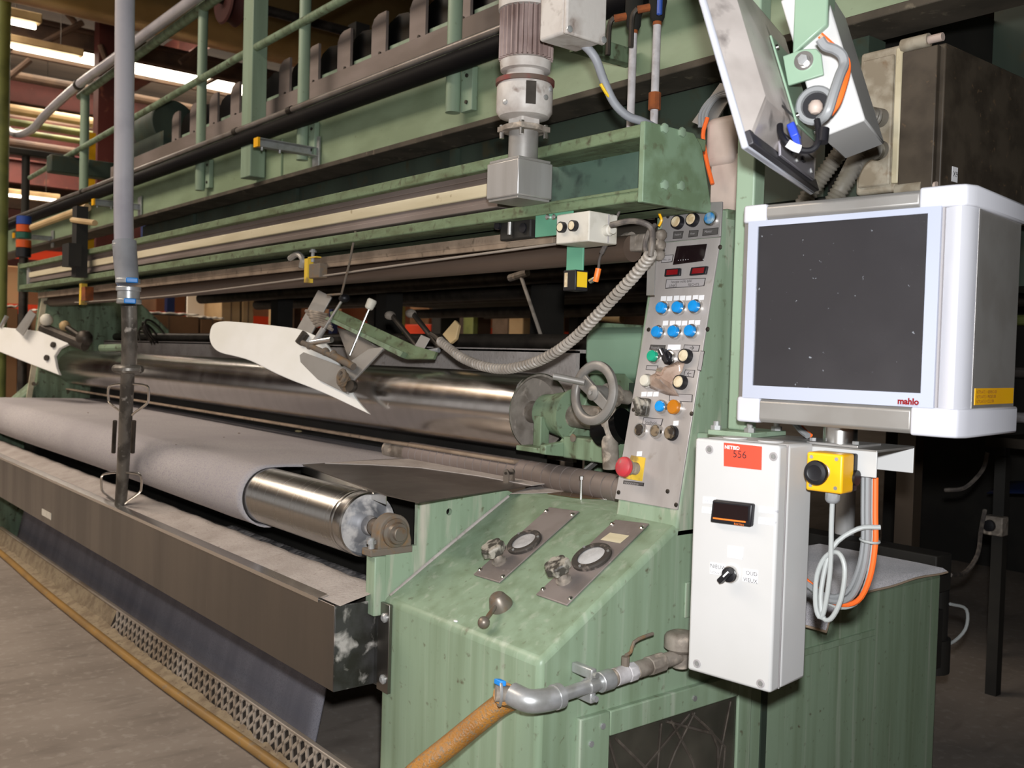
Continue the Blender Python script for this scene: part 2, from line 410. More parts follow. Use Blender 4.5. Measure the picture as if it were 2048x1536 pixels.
mk('olive_rail', hx('8c9455'), 0.5, var=hx('6f7745'), scale=4)
mk('rack_orange', hx('d6401c'), 0.55)
mk('rack_blue', hx('1b2c58'), 0.6)
mk('cardboard', hx('8a6748'), 0.9, var=hx('7b5a3e'), scale=2)
mk('cardboard_light', hx('b89a72'), 0.9, var=hx('a5875f'), scale=2)
mk('foam_white', hx('ece2d2'), 0.9)
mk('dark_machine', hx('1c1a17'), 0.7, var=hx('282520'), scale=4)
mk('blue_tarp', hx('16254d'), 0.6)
mk('wall', hx('6d5546'), 0.9, var=hx('59463a'), scale=0.8)
mk('light_on', hx('ffffff'), 0.5, emit=(1.0, 0.93, 0.80), estr=9.0)
mk('skylight', hx('ffffff'), 0.5, emit=(1.0, 0.90, 0.72), estr=7.0)
mk('mid_brown', hx('77614f'), 0.85, var=hx('63503f'), scale=4)
mk('signal_blue', hx('2b4a9a'), 0.4); mk('signal_orange', hx('d0561c'), 0.4); mk('signal_green', hx('1f5a4a'), 0.4)
mk('web_rope', hx('8f857b'), 0.6)
mk('crumb', hx('c9b98c'), 0.9)
mk('dark_glass', hx('1a1012'), 0.1, coat=0.3)
mk('brown_shaft', hx('6b5b50'), 0.45, 0.3, var=hx('5a4b41'), scale=3, stretch=(0.2,1,1))
mk('flange_brown', hx('4e463b'), 0.8, var=hx('3b352b'), scale=8, col3=hx('6f6656'), s3=30, lo3=0.62, hi3=0.74)
mk('wet_steel', hx('8b8684'), 0.35, 0.5, var=hx('4c4a4b'), scale=25, lo=0.42, hi=0.6)
mk('plate_dark', (0.20,0.18,0.165), 0.32, 0.9, var=(0.16,0.14,0.125), scale=6, col3=hx('9b8f82'), s3=30, lo3=0.68, hi3=0.78, rvar=0.1)
mk('end_smear', hx('4b4a49'), 0.4, 0.5, var=hx('35342f'), scale=16, col3=hx('a9a49e'), s3=22, lo3=0.52, hi3=0.66)
mk('cover_green', hx('8eac92'), 0.38, var=hx('85a188'), scale=5, bump=0.02)
mk('green_end', hx('768b72'), 0.5, var=hx('65775c'), scale=18, col3=hx('565640'), s3=40, lo3=0.60, hi3=0.76, bump=0.05)
# ------------------------------------------------------------------ the hall
def S(o): return tag(o, kind='structure')
S(MB().grid(lambda a, b: (-30+50*a, -12+40*b, 0.0), 2, 2).build('floor', 'floor', origin=(0, 0, 0)))
S(MB().box((-30.2, -12, 0), (-30, 28, 6.6)).build('wall_left', 'wall'))
S(MB().box((-30, 28, 0), (20, 28.2, 6.6)).build('wall_back', 'wall'))
S(MB().box((3.0, -6, 0), (3.2, 28, 6.6)).build('wall_light_block', 'wall'))  # unseen wall added to keep side light off the right background
ceil = S(MB().box((-30, -12, 6.3), (20, 28, 6.5)).build('ceiling', 'roof_deck'))
# roof girders run across the hall (along Y), carried as structure
for i, (x, z, w, hgt, m) in enumerate(((-8.2, 4.9, .16, .30, 'brown_steel'), (-10.5, 4.75, .2, .34, 'red_steel'), (-12.6, 4.85, .12, .22, 'brown_steel'), (-14.4, 4.55, .2, .36, 'red_steel'),
        (-17, 4.5, .2, .4, 'red_steel'), (-20, 4.35, .25, .45, 'red_steel'), (-23, 4.2, .2, .35, 'brown_steel'), (-26, 4.05, .3, .5, 'pink_steel'))):
    S(MB().box((x-w/2, -12, z-hgt/2), (x+w/2, 28, z-hgt/2+.03)).box((x-w/2, -12, z+hgt/2-.03), (x+w/2, 28, z+hgt/2)).box((x-.02, -12, z-hgt/2), (x+.02, 28, z+hgt/2)).build('trim_%d' % (i+1), m))
for i, y in enumerate((0.6, 5.0, 9.5, 14)):
    S(MB().box((-30, y-.08, 5.2), (0, y+.08, 5.5)).build('trim_%d' % (i+20), 'red_steel'))
# roof glazing strips seen at upper left, along Y, under the deck
for i, (x, z, y0, y1) in enumerate(((-13.3, 4.95, 1.0, 7.2), (-18.6, 5.1, 3.0, 16), (-24, 5.2, 4, 20))):
    w = S(MB().box((x-.65, y0, z), (x+.65, y1, z+.04)).build('window_%d' % (i+1), 'skylight'))
    b = MB()
    for s_ in (-.68, .68): b.box((x+s_-.03, y0, z-.05), (x+s_+.03, y1, z+.06))
    b.build('window_frame', 'brown_steel', w)
    b = MB()
    for k in range(5):
        yy = y0+(y1-y0)*(k+.5)/5; b.box((x-.65, yy-.03, z-.03), (x+.65, yy+.03, z+.05))
    b.build('glazing_bar', 'brown_steel', w)
# hanging strip lamps
def strip_lamp(p, L, label):
    t = thing('strip_lamp', label, 'lamp', p, 'strip lamps hung under the hall roof')
    MB().box((p[0]-.06, p[1]-L/2, p[2]+.03), (p[0]+.06, p[1]+L/2, p[2]+.11)).build('housing', 'tan_pipe', t, bevel=.01)
    MB().cyl((p[0], p[1]-L/2+.04, p[2]), (p[0], p[1]+L/2-.04, p[2]), .022, n=12).build('tube', 'light_on', t)
    for s_ in (-1, 1): MB().cyl((p[0], p[1]+s_*L*.35, p[2]+.1), (p[0], p[1]+s_*L*.35, 6.3), .006, n=6).build('hanger', 'dark_metal', t)
a = PX(5, 88, 'X', -11.5); strip_lamp((a.x, a.y+.05, a.z), 1.5, 'lit white strip lamp hung below the first roof girders')
a = PX(5, 40, 'X', -9.3); strip_lamp((a.x, a.y-.35, a.z), 1.3, 'short lit strip lamp with cream housing nearest the machine rail')
a = PX(15, 390, 'X', -19.0); strip_lamp((a.x, a.y+.1, a.z), 1.5, 'far lit strip lamp low over the storage racks')

# ------------------------------------------------------------------ console cabinet
Xe, Yf, Xl = -1.342, 1.177, -1.894
con = thing('console_cabinet', 'green painted operator console with sloped top, gauges and windowed end door', 'cabinet', ((Xe+Xl)/2, 1.9, 0))
MB().prism([(Xl, 1.177, .02), (Xl, 1.177, .637), (Xl, 1.545, .857), (Xl, 1.81, .857), (Xl, 1.81, .625), (Xl, 2.668, .625), (Xl, 2.668, .02)], (Xe-Xl, 0, 0)).build('body', 'green_cabinet', con, bevel=.012, seg=3)
MB().box((Xl+.03, 1.21, 0), (Xe-.03, 2.64, .03)).build('plinth', 'dark_metal', con)
# side plate rising above the slope, with its round hole
sp = MB(); X0, X1 = Xl-.004, Xl+.008
out = [(1.179, .60), (1.179, .752), (1.262, .752), (1.262, .852), (1.30, .860), (1.53, .862), (1.56, .85), (1.56, .80)]
hc = Vector((1.352, .823)); ring = [(hc.x+.0085*math.cos(q*math.pi/8), hc.y+.0085*math.sin(q*math.pi/8)) for q in range(16)]
sq = [(hc.x-.03, hc.y-.022), (hc.x+.03, hc.y-.022), (hc.x+.03, hc.y+.022), (hc.x-.03, hc.y+.022)]
def fl(poly): sp.prism([(X0, y, z) for y, z in poly], (X1-X0, 0, 0))
fl([(1.179, .60), (1.179, .752), (1.262, .752), (1.262, .70), (1.262, .60)])
fl([(1.262, .60), (1.262, .852), (1.30, .860), (1.33, .860), (1.33, .60)])
fl([(1.33, .60), (1.33, .801), (1.374, .801), (1.374, .60)])
fl([(1.33, .845), (1.33, .860), (1.374, .861), (1.374, .845)])
fl([(1.374, .60), (1.374, .861), (1.53, .862), (1.56, .85), (1.56, .60)])
for k in range(16):   # plate around the hole
    a0, a1 = ring[k], ring[(k+1) % 16]
    def outp(p):
        d = Vector(p)-hc; s_ = min(.022/abs(d.x) if abs(d.x) > 1e-6 else 9, .022/abs(d.y) if abs(d.y) > 1e-6 else 9); return (hc.x+d.x*s_, hc.y+d.y*s_)
    fl([a0, a1, outp(a1), outp(a0)])
sp.build('side_plate', 'green_worn', con, recalc=True)
# weld seam along the slope's left edge and edge bead on the right
MB().tube([(Xl+.012, 1.19, .643), (Xl+.012, 1.35, .742), (Xl+.012, 1.53, .848)], .0045, 8).build('weld_seam', 'lint', con)
# end door with window
def onE(y, z, t=0): return (Xe+t, y, z)
MB().box((Xe-.002, 1.272, .03), (Xe+.014, 1.352, .512)).box((Xe-.002, 1.752, .03), (Xe+.014, 1.80, .512)).box((Xe-.002, 1.352, .462), (Xe+.014, 1.752, .512)).box((Xe-.002, 1.352, .03), (Xe+.014, 1.752, .06)).build('door_frame', 'green_cabinet', con, bevel=.003)
d = MB().box((Xe+.004, 1.352, .06), (Xe+.008, 1.752, .462)).build('door_window', 'glass_dirty', con)
b = MB(); random.seed(4)
for k in range(9):
    y0 = 1.37+random.random()*.34; z0 = .07+random.random()*.1
    b.tube([(Xe+.0015, y0, z0), (Xe+.002, y0+random.uniform(-.12, .12), z0+.2), (Xe+.0015, min(1.74, max(1.36, y0+random.uniform(-.2, .2))), .45)], .004, 6, smooth=3)
b.build('machinery_behind_window', 'dirty_metal', con)
for y, z in ((1.300, .46), (1.305, .30), (1.33, .488), (1.60, .488), (1.775, .49)):
    MB().cyl((Xe+.012, y, z), (Xe+.018, y, z), .006, n=10).build('screw', 'zinc', con)
MB().box((Xe-.001, 1.852, .03), (Xe+.004, 1.872, .56)).build('panel_seam', 'green_dark', con)
MB().box((Xe-.001, 1.96, .505), (Xe+.006, 2.32, .520)).build('ledge_strip', 'green_cabinet', con)
b = MB().box((Xe, 1.572, .66), (Xe+.006, 1.612, .735)); b.build('latch_plate', 'green_worn', con, bevel=.002)
MB().cyl((Xe+.004, 1.60, .695), (Xe+.012, 1.60, .695), .009, n=12).build('latch_screw', 'zinc', con)
# raised fold on the front-left with the trough flange
# gauges on the slope
sn = Vector((0, -.22, .368)).normalized(); sy = Vector((0, .368, .22)).normalized(); sx = Vector((1, 0, 0))
def slope(px, py): return PP(px, py, (0, 1.177, .637), sn)
def gauge_unit(corn, gc, kc, gr, label):
    pts = [slope(*c) for c in corn]
    pl = MB().prism([p+sn*.001 for p in pts], sn*.004).build('gauge_plate', 'gauge_plate', con, bevel=.002)
    pl['label'] = label
    c0 = sum(pts, Vector())/4
    for p in pts:
        q = p+(c0-p)*.13
        MB().lathe(q+sn*.004, sn, [(0, .006), (.003, .006), (.005, .003)], 10).build('screw', 'bright_metal', pl)
    g = slope(*gc)
    MB().lathe(g+sn*.004, sn, [(0, gr*1.40), (.007, gr*1.40), (.010, gr*1.28), (.010, gr*.98), (.006, gr*.96)], 32, cap=False).build('gauge_ring', 'gauge_ring', pl)
    MB().lathe(g+sn*.006, sn, [(0, gr), (.003, gr), (.0045, gr*.6), (.005, .001)], 28).build('gauge_glass', 'gauge_glass', pl)
    for k in range(3):
        q = g+(sx*math.cos(k*2.1+.6)+sy*math.sin(k*2.1+.6))*gr*1.22+sn*.013
        MB().cyl(q, q+sn*.003, .003, n=8).build('ring_screw', 'zinc', pl)
    k0 = slope(*kc)
    MB().lathe(k0+sn*.004, sn, [(0, .017), (.006, .017), (.008, .011), (.024, .010), (.026, .013), (.032, .013)], 18).build('knob_stem', 'dirty_metal', pl)
    kn = []
    for k in range(40):
        kn.append(.0255+.0022*math.cos(k*2*math.pi/40*7))
    kb = MB(); vs = []; a1 = sx; b1 = sy
    prof = [(.032, .80), (.034, 1.0), (.050, 1.0), (.053, .9), (.0535, .01)]
    for t, s_ in prof:
        for k in range(40):
            q = 2*math.pi*k/40; vs.append(k0+sn*t+(a1*math.cos(q)+b1*math.sin(q))*kn[k]*s_)
    fs = [(i*40+k, i*40+(k+1) % 40, (i+1)*40+(k+1) % 40, (i+1)*40+k) for i in range(4) for k in range(40)]+[tuple(range(39, -1, -1))]
    kb.add(vs, fs).build('knob', 'knob_worn', pl)
gauge_unit(((948, 1152), (1000, 1168), (1160, 1025), (1100, 1017)), (1051, 1090), (1001, 1128), .0295, 'grey metal plate with gauge and black star knob')
gauge_unit(((1073, 1192), (1135, 1214), (1300, 1050), (1232, 1042)), (1186, 1120), (1130, 1166), .0315, 'grey metal plate with gauge, star knob and cream sticker')
p4 = [slope(*c) for c in ((1203, 1084), (1242, 1091), (1260, 1076), (1222, 1070))]
MB().prism([p+sn*.0055 for p in p4], sn*.001).build('paper_sticker', 'cream', con)
# ball lever
c0 = slope(1003, 1213)
lv = MB().lathe(c0, sn, [(0, .025), (.006, .025), (.026, .017), (.030, .013), (.031, .001)], 24).build('lever_hub', 'rusty_shaft', con)
e0 = slope(976, 1262)+sn*.022
MB().cyl(c0+sn*.014, e0, .0055, .0045, n=12).build('lever_arm', 'rusty_shaft', lv)
MB().ball(e0, .0125, 18).build('lever_ball', 'rusty_shaft', lv)
q = slope(912, 1243); MB().ball(q+sn*.001, .006, 8, (1, .8, .4)).build('paint_chip', 'label_white', con)
# oily puddle and lint on the flat top
random.seed(3)
pud = [(1095, 988), (1140, 982), (1200, 981), (1260, 985), (1300, 990), (1300, 1000), (1230, 1000), (1150, 996)]
MB().prism([PX(x, y, 'Z', .858) for x, y in pud], (0, 0, .0015)).build('oil_puddle', 'puddle', con)
MB().prism([PX(x, y, 'Z', .858) for x, y in ((1020, 988), (1060, 975), (1240, 962), (1300, 985), (1100, 986))], (0, 0, .001)).build('dust_patch', 'lint', con)
MB().box((-1.925, 1.150, .60), (-1.886, 1.181, .736)).build('bearing_support', 'green_worn', con, bevel=.003)
# stainless flange on the console front that carries the trough
fl_ = MB().box((Xl-.002, 1.168, .43), (Xl+.045, 1.177, .632)).build('trough_flange', 'stainless', con, bevel=.001)
for z in (.46, .60): MB().lathe((Xl+.028, 1.168, z), (0, -1, 0), [(0, .011), (.004, .011), (.008, .006)], 14).build('bolt', 'zinc', fl_)

# ------------------------------------------------------------------ leaning control column
pt, pb = Vector((0, 1.654, 1.545)), Vector((0, 1.549, .889))       # panel face top / bottom edge (Y, Z)
ps = (pt-pb).normalized(); pn = Vector((1, 0, 0)).cross(ps).normalized()    # up along the face, outward normal
if pn.y > 0: pn = -pn
XA, XB = -1.522, Xe
colm = thing('control_column', 'leaning green control column with aluminium push-button face plate', 'control panel', ((XA+XB)/2, 1.65, .857))
yb = 1.76
MB().prism([(XA, 1.5395, .83), (XA, pt.y-.004, 1.525), (XA, yb+.02, 1.525), (XA, yb, .83)], (XB-XA, 0, 0)).build('body', 'green_worn', colm, bevel=.006)
MB().box((XA-.02, 1.668, 1.505), (XB+.002, 1.80, 1.527)).build('top_plate', 'green_dirty', colm, bevel=.003)
def onP(px, py): return PP(px, py, pb, pn)
def sheet(name, mat, quad, off, th, parent, bevel=0):
    return MB().prism([onP(*c)+pn*off for c in quad], pn*th).build(name, mat, parent, bevel=bevel)
pm = sheet('face_plate', 'panel_alu', ((1232, 998), (1357, 1020), (1443, 475), (1321, 487)), 0.000, .004, colm, .001)
pt2 = sheet('upper_face_plate', 'panel_top', ((1321, 486), (1443, 474), (1447, 404), (1332, 411)), 0.000, .0045, colm, .001)
px_ = Vector((1, 0, 0))
def scr(px, py, par, r=.0048):
    c = onP(px, py)+pn*.004
    o = MB().lathe(c, pn, [(0, r), (.0015, r), (.0025, r*.6)], 12).build('screw', 'dark_metal', par)
for p in ((1329, 503), (1300, 660), (1418, 659), (1270, 820), (1386, 828), (1240, 985), (1338, 983), (1355, 1010), (1443, 495)): scr(*p, pm)
scr(1339, 434, pt2)
def btn(px, py, lens, kind='metal', r=.0125, bez=.0165, L=.014, par=None, name='push_button', hood=.008):
    par = par or colm
    c = onP(px, py)+pn*.004
    b0 = MB().lathe(c, pn, [(0, bez), (hood*.6, bez), (hood, bez*.93), (hood, r*1.04), (hood*.5, r*1.04)], 24, cap=False).build(name, 'bright_metal' if kind == 'metal' else 'black', par)
    MB().lathe(c, pn, [(0, r), (L-.002, r), (L, r*.88), (L+.001, .001)], 22).build('lens', lens, b0)
    return b0
for p in ((1328, 617), (1360, 616), (1393, 614), (1319, 665), (1352, 664), (1385, 663)):
    btn(p[0]+3, p[1]+1, 'blue_lens', L=.017, r=.0122, bez=.0165)
btn(1313, 714, 'green_lens', L=.016)
btn(1361, 447, 'cream_lens', 'black', L=.015, r=.012, bez=.0155, hood=.013); btn(1391, 442, 'cream_lens', 'black', L=.015, r=.012, bez=.0155, hood=.013)
btn(1426, 439, 'blue_worn', L=.012)
btn(1377, 714, 'cream_lens', 'black', r=.0125, bez=.0158, hood=.014, L=.016); btn(1367, 766, 'cream_lens', 'black', r=.0125, bez=.0158, hood=.014, L=.016)
btn(1327, 814, 'blue_lens', L=.013, r=.0118, bez=.0158); btn(1357, 816, 'amber_lens', L=.017, r=.0155, bez=.016)
btn(1285, 861, 'dirty_lens', L=.010); btn(1317, 863, 'dirty_lens', L=.010); btn(1348, 867, 'dirty_lens', 'black', L=.014, r=.014)
btn(1299, 763, 'poly_aged', L=.016, r=.0125)
# selector switch, black
c = onP(1343, 716)+pn*.004
sl = MB().lathe(c, pn, [(0, .017), (.006, .017), (.008, .014)], 20).build('selector_switch', 'bright_metal', colm)
dv = (onP(1335, 702)-onP(1348, 730)).normalized(); sv = pn.cross(dv).normalized()
MB(frame(c+pn*.006, sv, dv, pn)).box((-.006, -.019, 0), (.006, .019, .018)).cyl((0, 0, 0), (0, 0, .010), .0125, n=18).build('selector_handle', 'black', sl, bevel=.0025)
MB(frame(c+pn*.0245, sv, dv, pn)).box((-.0015, .002, 0), (.0015, .0185, .0006)).build('pointer_mark', 'label_white', sl)
# brass rotary switch wrapped in grime
c = onP(1293, 815)+pn*.004
rs = MB(frame(c, px_, ps, pn)).box((-.019, -.021, 0), (.016, .019, .012)).build('rotary_switch', 'knob_worn', colm, bevel=.003)
MB(frame(c+pn*.012, (px_+ps*.7).normalized(), (ps-px_*.7).normalized(), pn)).box((-.008, -.02, 0), (.008, .02, .016)).cyl((0, 0, 0), (0, 0, .009), .016, n=18).build('rotary_handle', 'knob_worn', rs, bevel=.003)
# emergency stop on worn yellow plate
ye = sheet('emergency_plate', 'yellow_worn', ((1250, 957), (1287, 963), (1294, 916), (1266, 911)), .004, .002, colm)
c = onP(1275, 938)+pn*.005
es = MB().lathe(c, pn, [(0, .014), (.016, .013), (.020, .016), (.028, .016)], 20).build('emergency_button', 'dirty_metal', colm)
MB().lathe(c+pn*.026, pn, [(0, .012), (.004, .019), (.010, .0225), (.017, .021), (.022, .015), (.024, .001)], 26).build('mushroom_head', 'red', es)
# labels and displays
sheet('display_window', 'dark_glass', ((1349, 531), (1410, 523), (1417, 489), (1357, 494)), .004, .0025, colm, .0008)
text_jobs = []
def pframe(px, py, off):
    return frame(onP(px, py)+pn*off, px_, ps, pn)
for q in (((1334, 555), (1365, 553), (1366, 538), (1336, 540)), ((1384, 553), (1417, 550), (1420, 534), (1388, 537))):
    rl = sheet('lamp_frame', 'black', q, .004, .006, colm, .0012)
    cx = sum(a for a, b in q)/4; cy = sum(b for a, b in q)/4
    sheet('red_lens', 'red_lens', [(cx+(a-cx)*.72, cy+(b-cy)*.68) for a, b in q], .0095, .001, rl)
def lab(quad, mat='label_grey', off=.004):
    cx = sum(a for a, b in quad)/4; cy = sum(b for a, b in quad)/4
    if mat == 'label_white': return sheet('label_plate', mat, quad, off, .0008, colm)
    bd = sheet('label_plate', 'ink', quad, off, .0006, colm)
    def shr(a, b):
        w_ = max(x for x, y in quad)-min(x for x, y in quad); h_ = max(y for x, y in quad)-min(y for x, y in quad)
        return (cx+(a-cx)*(1-2.6/w_), cy+(b-cy)*(1-2.6/h_))
    return sheet('label_face', 'label_grey' if mat == 'label_grey' else mat, [shr(*c) for c in quad], off+.0006, .0003, bd)
lab(((1333, 578), (1411, 573), (1414, 557), (1335, 560)))
lab(((1325, 527), (1347, 525), (1350, 510), (1327, 512)))
lab(((1348, 479), (1367, 478), (1370, 463), (1350, 464)), 'label_dark'); lab(((1379, 476), (1398, 474), (1400, 461), (1381, 462)), 'label_dark'); lab(((1407, 473), (1438, 470), (1440, 456), (1409, 459)), 'label_dark')
lab(((1301, 700), (1332, 702), (1334, 691), (1304, 690)), 'label_dark'); lab(((1337, 702), (1363, 700), (1364, 690), (1339, 690)), 'label_white')
lab(((1369, 703), (1400, 704), (1403, 691), (1371, 690))); lab(((1294, 740), (1318, 742), (1319, 732), (1296, 731)))
lab(((1397, 741), (1405, 743), (1412, 703), (1404, 702))); lab(((1370, 753), (1390, 756), (1393, 741), (1373, 740)))
lab(((1341, 802), (1387, 805), (1388, 790), (1342, 787))); lab(((1287, 849), (1325, 853), (1329, 838), (1290, 835)))
lab(((1249, 968), (1290, 973), (1291, 966), (1250, 961)), 'label_dark')
for x, y, n, in ((1324, 597, 2), (1350, 596, 3), (1388, 595, 2), (1328, 646, 1), (1342, 646, 3), (1380, 645, 2), (1285, 788, 3), (1349, 846, 1), (1276, 907, 1)):
    for k in range(n): lab(((x+k*12, y+6), (x+k*12+10, y+5.5), (x+k*12+11, y-4), (x+k*12+1, y-3.5)), 'label_white')
text('lettering', 'hoogte volle tafel', 'ink', colm, pframe(1345, 565, .0050), .0085)
text('lettering', 'LINKS', 'ink', colm, pframe(1341, 573, .0050), .0085); text('lettering', 'RECHTS', 'ink', colm, pframe(1379, 571, .0050), .0085)
text('lettering', 'NOODSTOP', 'label_grey', colm, pframe(1252, 966, .0050), .0075)
text('lettering', '→', 'ink', colm, pframe(1381, 697, .0050), .016); text('lettering', '←', 'ink', colm, pframe(1376, 748, .0050), .016)
text('lettering', 'Min. cm', 'ink', colm, pframe(1329, 521, .0050), .007)
text('lettering', '. . . . .', 'label_white', colm, pframe(1360, 519, .0068), .014)
text('lettering', 'Foulard', 'label_grey', colm, pframe(1352, 471, .0050), .006); text('lettering', 'Vloer', 'label_grey', colm, pframe(1383, 469, .0050), .006); text('lettering', 'Motor', 'label_grey', colm, pframe(1412, 465, .0050), .008)
text('lettering', 'Vooruit', 'label_grey', colm, pframe(1305, 696, .0050), .008); text('lettering', 'Snelheid', 'ink', colm, pframe(1293, 845, .0050), .010)
# brown tape wrapped over a broken switch
random.seed(11)
tq = [onP(*c) for c in ((1305, 777), (1336, 790), (1362, 795), (1352, 772), (1372, 745), (1376, 728), (1360, 724), (1345, 738), (1322, 734), (1318, 748), (1302, 755))]
cc = sum(tq, Vector())/len(tq)
tb = MB(); vs = [cc+pn*.03]; n = len(tq); lv_ = 4
for L_ in range(1, lv_+1):
    for p in tq: vs.append(cc+(p-cc)*(L_/lv_)+pn*(.03*(1-(L_/lv_)**2)+.006+random.uniform(-.007, .007)))
fs = [(0, 1+k, 1+(k+1) % n) for k in range(n)]+[(1+i*n+k, 1+(i+1)*n+k, 1+(i+1)*n+(k+1) % n, 1+i*n+(k+1) % n) for i in range(lv_-1) for k in range(n)]
tb.add(vs, fs).build('tape_wrap', 'brown_tape', colm, solid=.001, ang=50)
# ------------------------------------------------------------------ trough in front of the lower roller
XF = -6.45                                 # far end of the machine
YT = 1.066
tr = thing('trough', 'long stainless steel trough under the fabric roller, dusty with lint inside', 'trough', (-4.2, 1.1, .43))
XT = -1.915
MB().prism([(XT, YT, .437), (XT, YT, .630), (XT, YT+.012, .630), (XT, YT+.012, .45), (XT, 1.50, .45), (XT, 1.50, .437)], (XF-.4-XT, 0, 0)).build('front_wall', 'stainless', tr, bevel=.001)
MB().box((XT, YT, .437), (XT+.004, YT+.108, .631)).build('end_plate', 'end_smear', tr, bevel=.001)
MB().box((XT+.004, 1.169, .437), (Xl-.003, 1.174, .631)).build('end_return', 'end_smear', tr)
MB().prism([(XT-.07, YT-.004, .624), (XT-.07, YT-.004, .634), (XT-.07, YT+.02, .640), (XT-.07, YT+.02, .636)], (XF-.3-XT, 0, 0)).build('rim_fold', 'bright_metal', tr)
def lintf(a, b):
    x = XT+.014+(XF-.3-XT)*a; t = b
    y = YT+.006+t*.130; z = .632+.030*t-.045*max(0, t-.75)*4*max(0, t-.75)
    z += .0015*math.sin(x*23+t*9)*t+.001*math.sin(x*61)*t
    return (x, y, z)
MB().grid(lintf, 160, 10).build('lint_apron', 'lint', tr)
MB().box((XF-.3, YT+.10, .47), (XT-.01, YT+.112, .632)).build('inner_wall', 'dark_metal', tr)
MB().box((XF-.3, 1.43, .45), (XT-.06, 1.44, .84)).build('gap_shade_sheet', 'dark_machine', tr)  # dark sheet added to stand for the shaded gap under the fabric
q0, q1 = PX(84, 1017, 'Y', YT-.001), PX(102, 1040, 'Y', YT-.001)
MB().box((q0.x, YT-.002, q1.z), (q1.x, YT, q0.z)).build('paper_label', 'junction_white', tr)
# fluted rod in the trough
fr = MB(); n = 14
ys, zs, rr = 1.235, .612, .030
fr.cyl((XT-.02, ys, zs), (XF, ys, zs), rr-.006, n=20)
pts = []
turns = 44; N = turns*12
for k in range(N):
    a = 2*math.pi*k/12; x = XT-.03-(.95)*k/N
    pts.append((x, ys+rr*math.cos(a), zs+rr*math.sin(a)))
fr.tube(pts, .006, 5, smooth=1)
tag(fr.build('spiral_rod', 'wet_steel'), 'wet spiral grooved rod lying in the steel trough', 'roller')

# ------------------------------------------------------------------ lower steel roller and its bearing
ry, rz, rR = 1.20, .787, .0775
lr = thing('steel_roller', 'lower steel guide roller wrapped by grey fabric at the machine front', 'roller', (-4.2, ry, rz-rR))
MB().lathe((XF, ry, rz), (1, 0, 0), [(0, rR), (-XF-2.06, rR), (-XF-2.055, rR-.0012), (-XF-2.05, rR), (-XF-2.043, rR), (-XF-2.040, rR-.0012), (-XF-2.036, rR), (-XF-2.004, rR), (-XF-2.0, rR-.003)], 64, cap=False).build('shell', 'roller_steel', lr, ang=20)
MB().lathe((-2.004, ry, rz), (1, 0, 0), [(0, rR-.003), (-.012, rR-.008), (-.014, .055), (-.010, .045), (.004, .035), (.008, .024), (.03, .0215)], 40, cap=False).build('end_cap', 'roller_end_cap', lr)
MB().cyl((-2.0, ry, rz), (-1.872, ry, rz), .0205, n=24).cyl((-1.872, ry, rz), (-1.858, ry, rz), .0165, n=24).build('shaft', 'rusty_shaft', lr, bevel=.001)
bb = thing('bearing_block', 'rusty bearing block holding the lower roller shaft on the console plate', 'bearing', (-1.895, ry, .752))
R_ = .042
prof = [(-.043, -.035), (.046, -.035), (.046, -.02)]
prof += [(R_*math.cos(q), R_*math.sin(q)) for q in [math.radians(d) for d in range(-5, 186, 12)]]
prof += [(-.043, -.02)]
MB().prism([(-1.92, ry+a, rz+b) for a, b in prof], (.036, 0, 0)).build('housing', 'rust_brown', bb, bevel=.003)
MB().lathe((-1.886, ry, rz), (1, 0, 0), [(0, .034), (.008, .033), (.010, .026), (.014, .024), (.018, .0235), (.018, .021)], 28).build('collar', 'rusty_shaft', bb)
for y in (-.052,):
    MB().cyl((-1.90, ry+y, .742), (-1.90, ry+y, .778), .007, n=10).cyl((-1.90, ry+y, .764), (-1.90, ry+y, .773), .011, n=6).build('bolt', 'zinc', bb)
MB().box((-1.925, ry-.062, .737), (-1.885, ry+.05, .753)).build('foot', 'rust_brown', bb, bevel=.002)

# ------------------------------------------------------------------ fabric web over the lower roller
XW = -2.535
fR = rR+.007
prof = []
prof.append((1.98, .862)); prof.append((1.7, .866)); prof.append((1.45, .870)); prof.append((1.3, .8715))
for d in range(90, 281, 10):
    q = math.radians(d); prof.append((ry+fR*math.cos(q), rz+fR*math.sin(q)))
prof.append((ry+.10, rz-fR-.005)); prof.append((1.5, rz-fR-.02))
def webf(a, b):
    x = XW-.002+(-6.2-XW)*a
    k = b*(len(prof)-1); i = min(int(k), len(prof)-2); t = k-i
    y = prof[i][0]*(1-t)+prof[i+1][0]*t; z = prof[i][1]*(1-t)+prof[i+1][1]*t
    wob = .0025*math.sin(x*2.1+y*3)+.004*math.exp(-((x-XW)/-.25)**2)*math.sin((x-XW)*20+y*8)*(1 if y > 1.25 else .3)
    return (x, y, z+wob)
tag(MB().grid(webf, 90, (len(prof)-1)*2).build('fabric_web', 'fabric', solid=.005), 'grey fabric web running over the lower steel roller', 'fabric')
# crumbs on the fabric
for (px, py, r) in ((597, 862, .014), (478, 866, .005), (407, 823, .004), (448, 874, .003), (176, 825, .004), (352, 889, .003)):
    p = PX(px, py, 'Z', .878)
    tag(MB().ball((p.x, p.y, .8775), r, 8, (1.4, 1, .35)).build('fabric_crumb', 'crumb' if r > .01 else 'rust_brown'),
        'cream oval scrap lying on the grey fabric' if r > .01 else 'tiny brown crumb lying on the grey fabric', 'debris', None if r > .01 else 'brown crumbs on the fabric')
# lower return web seen under the trough
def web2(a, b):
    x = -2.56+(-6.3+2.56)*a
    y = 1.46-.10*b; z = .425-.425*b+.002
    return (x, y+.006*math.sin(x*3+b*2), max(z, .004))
tag(MB().grid(web2, 60, 10).build('return_web', 'fabric_dark', solid=.006), 'blue-grey fabric web running down to the floor under the trough', 'fabric')

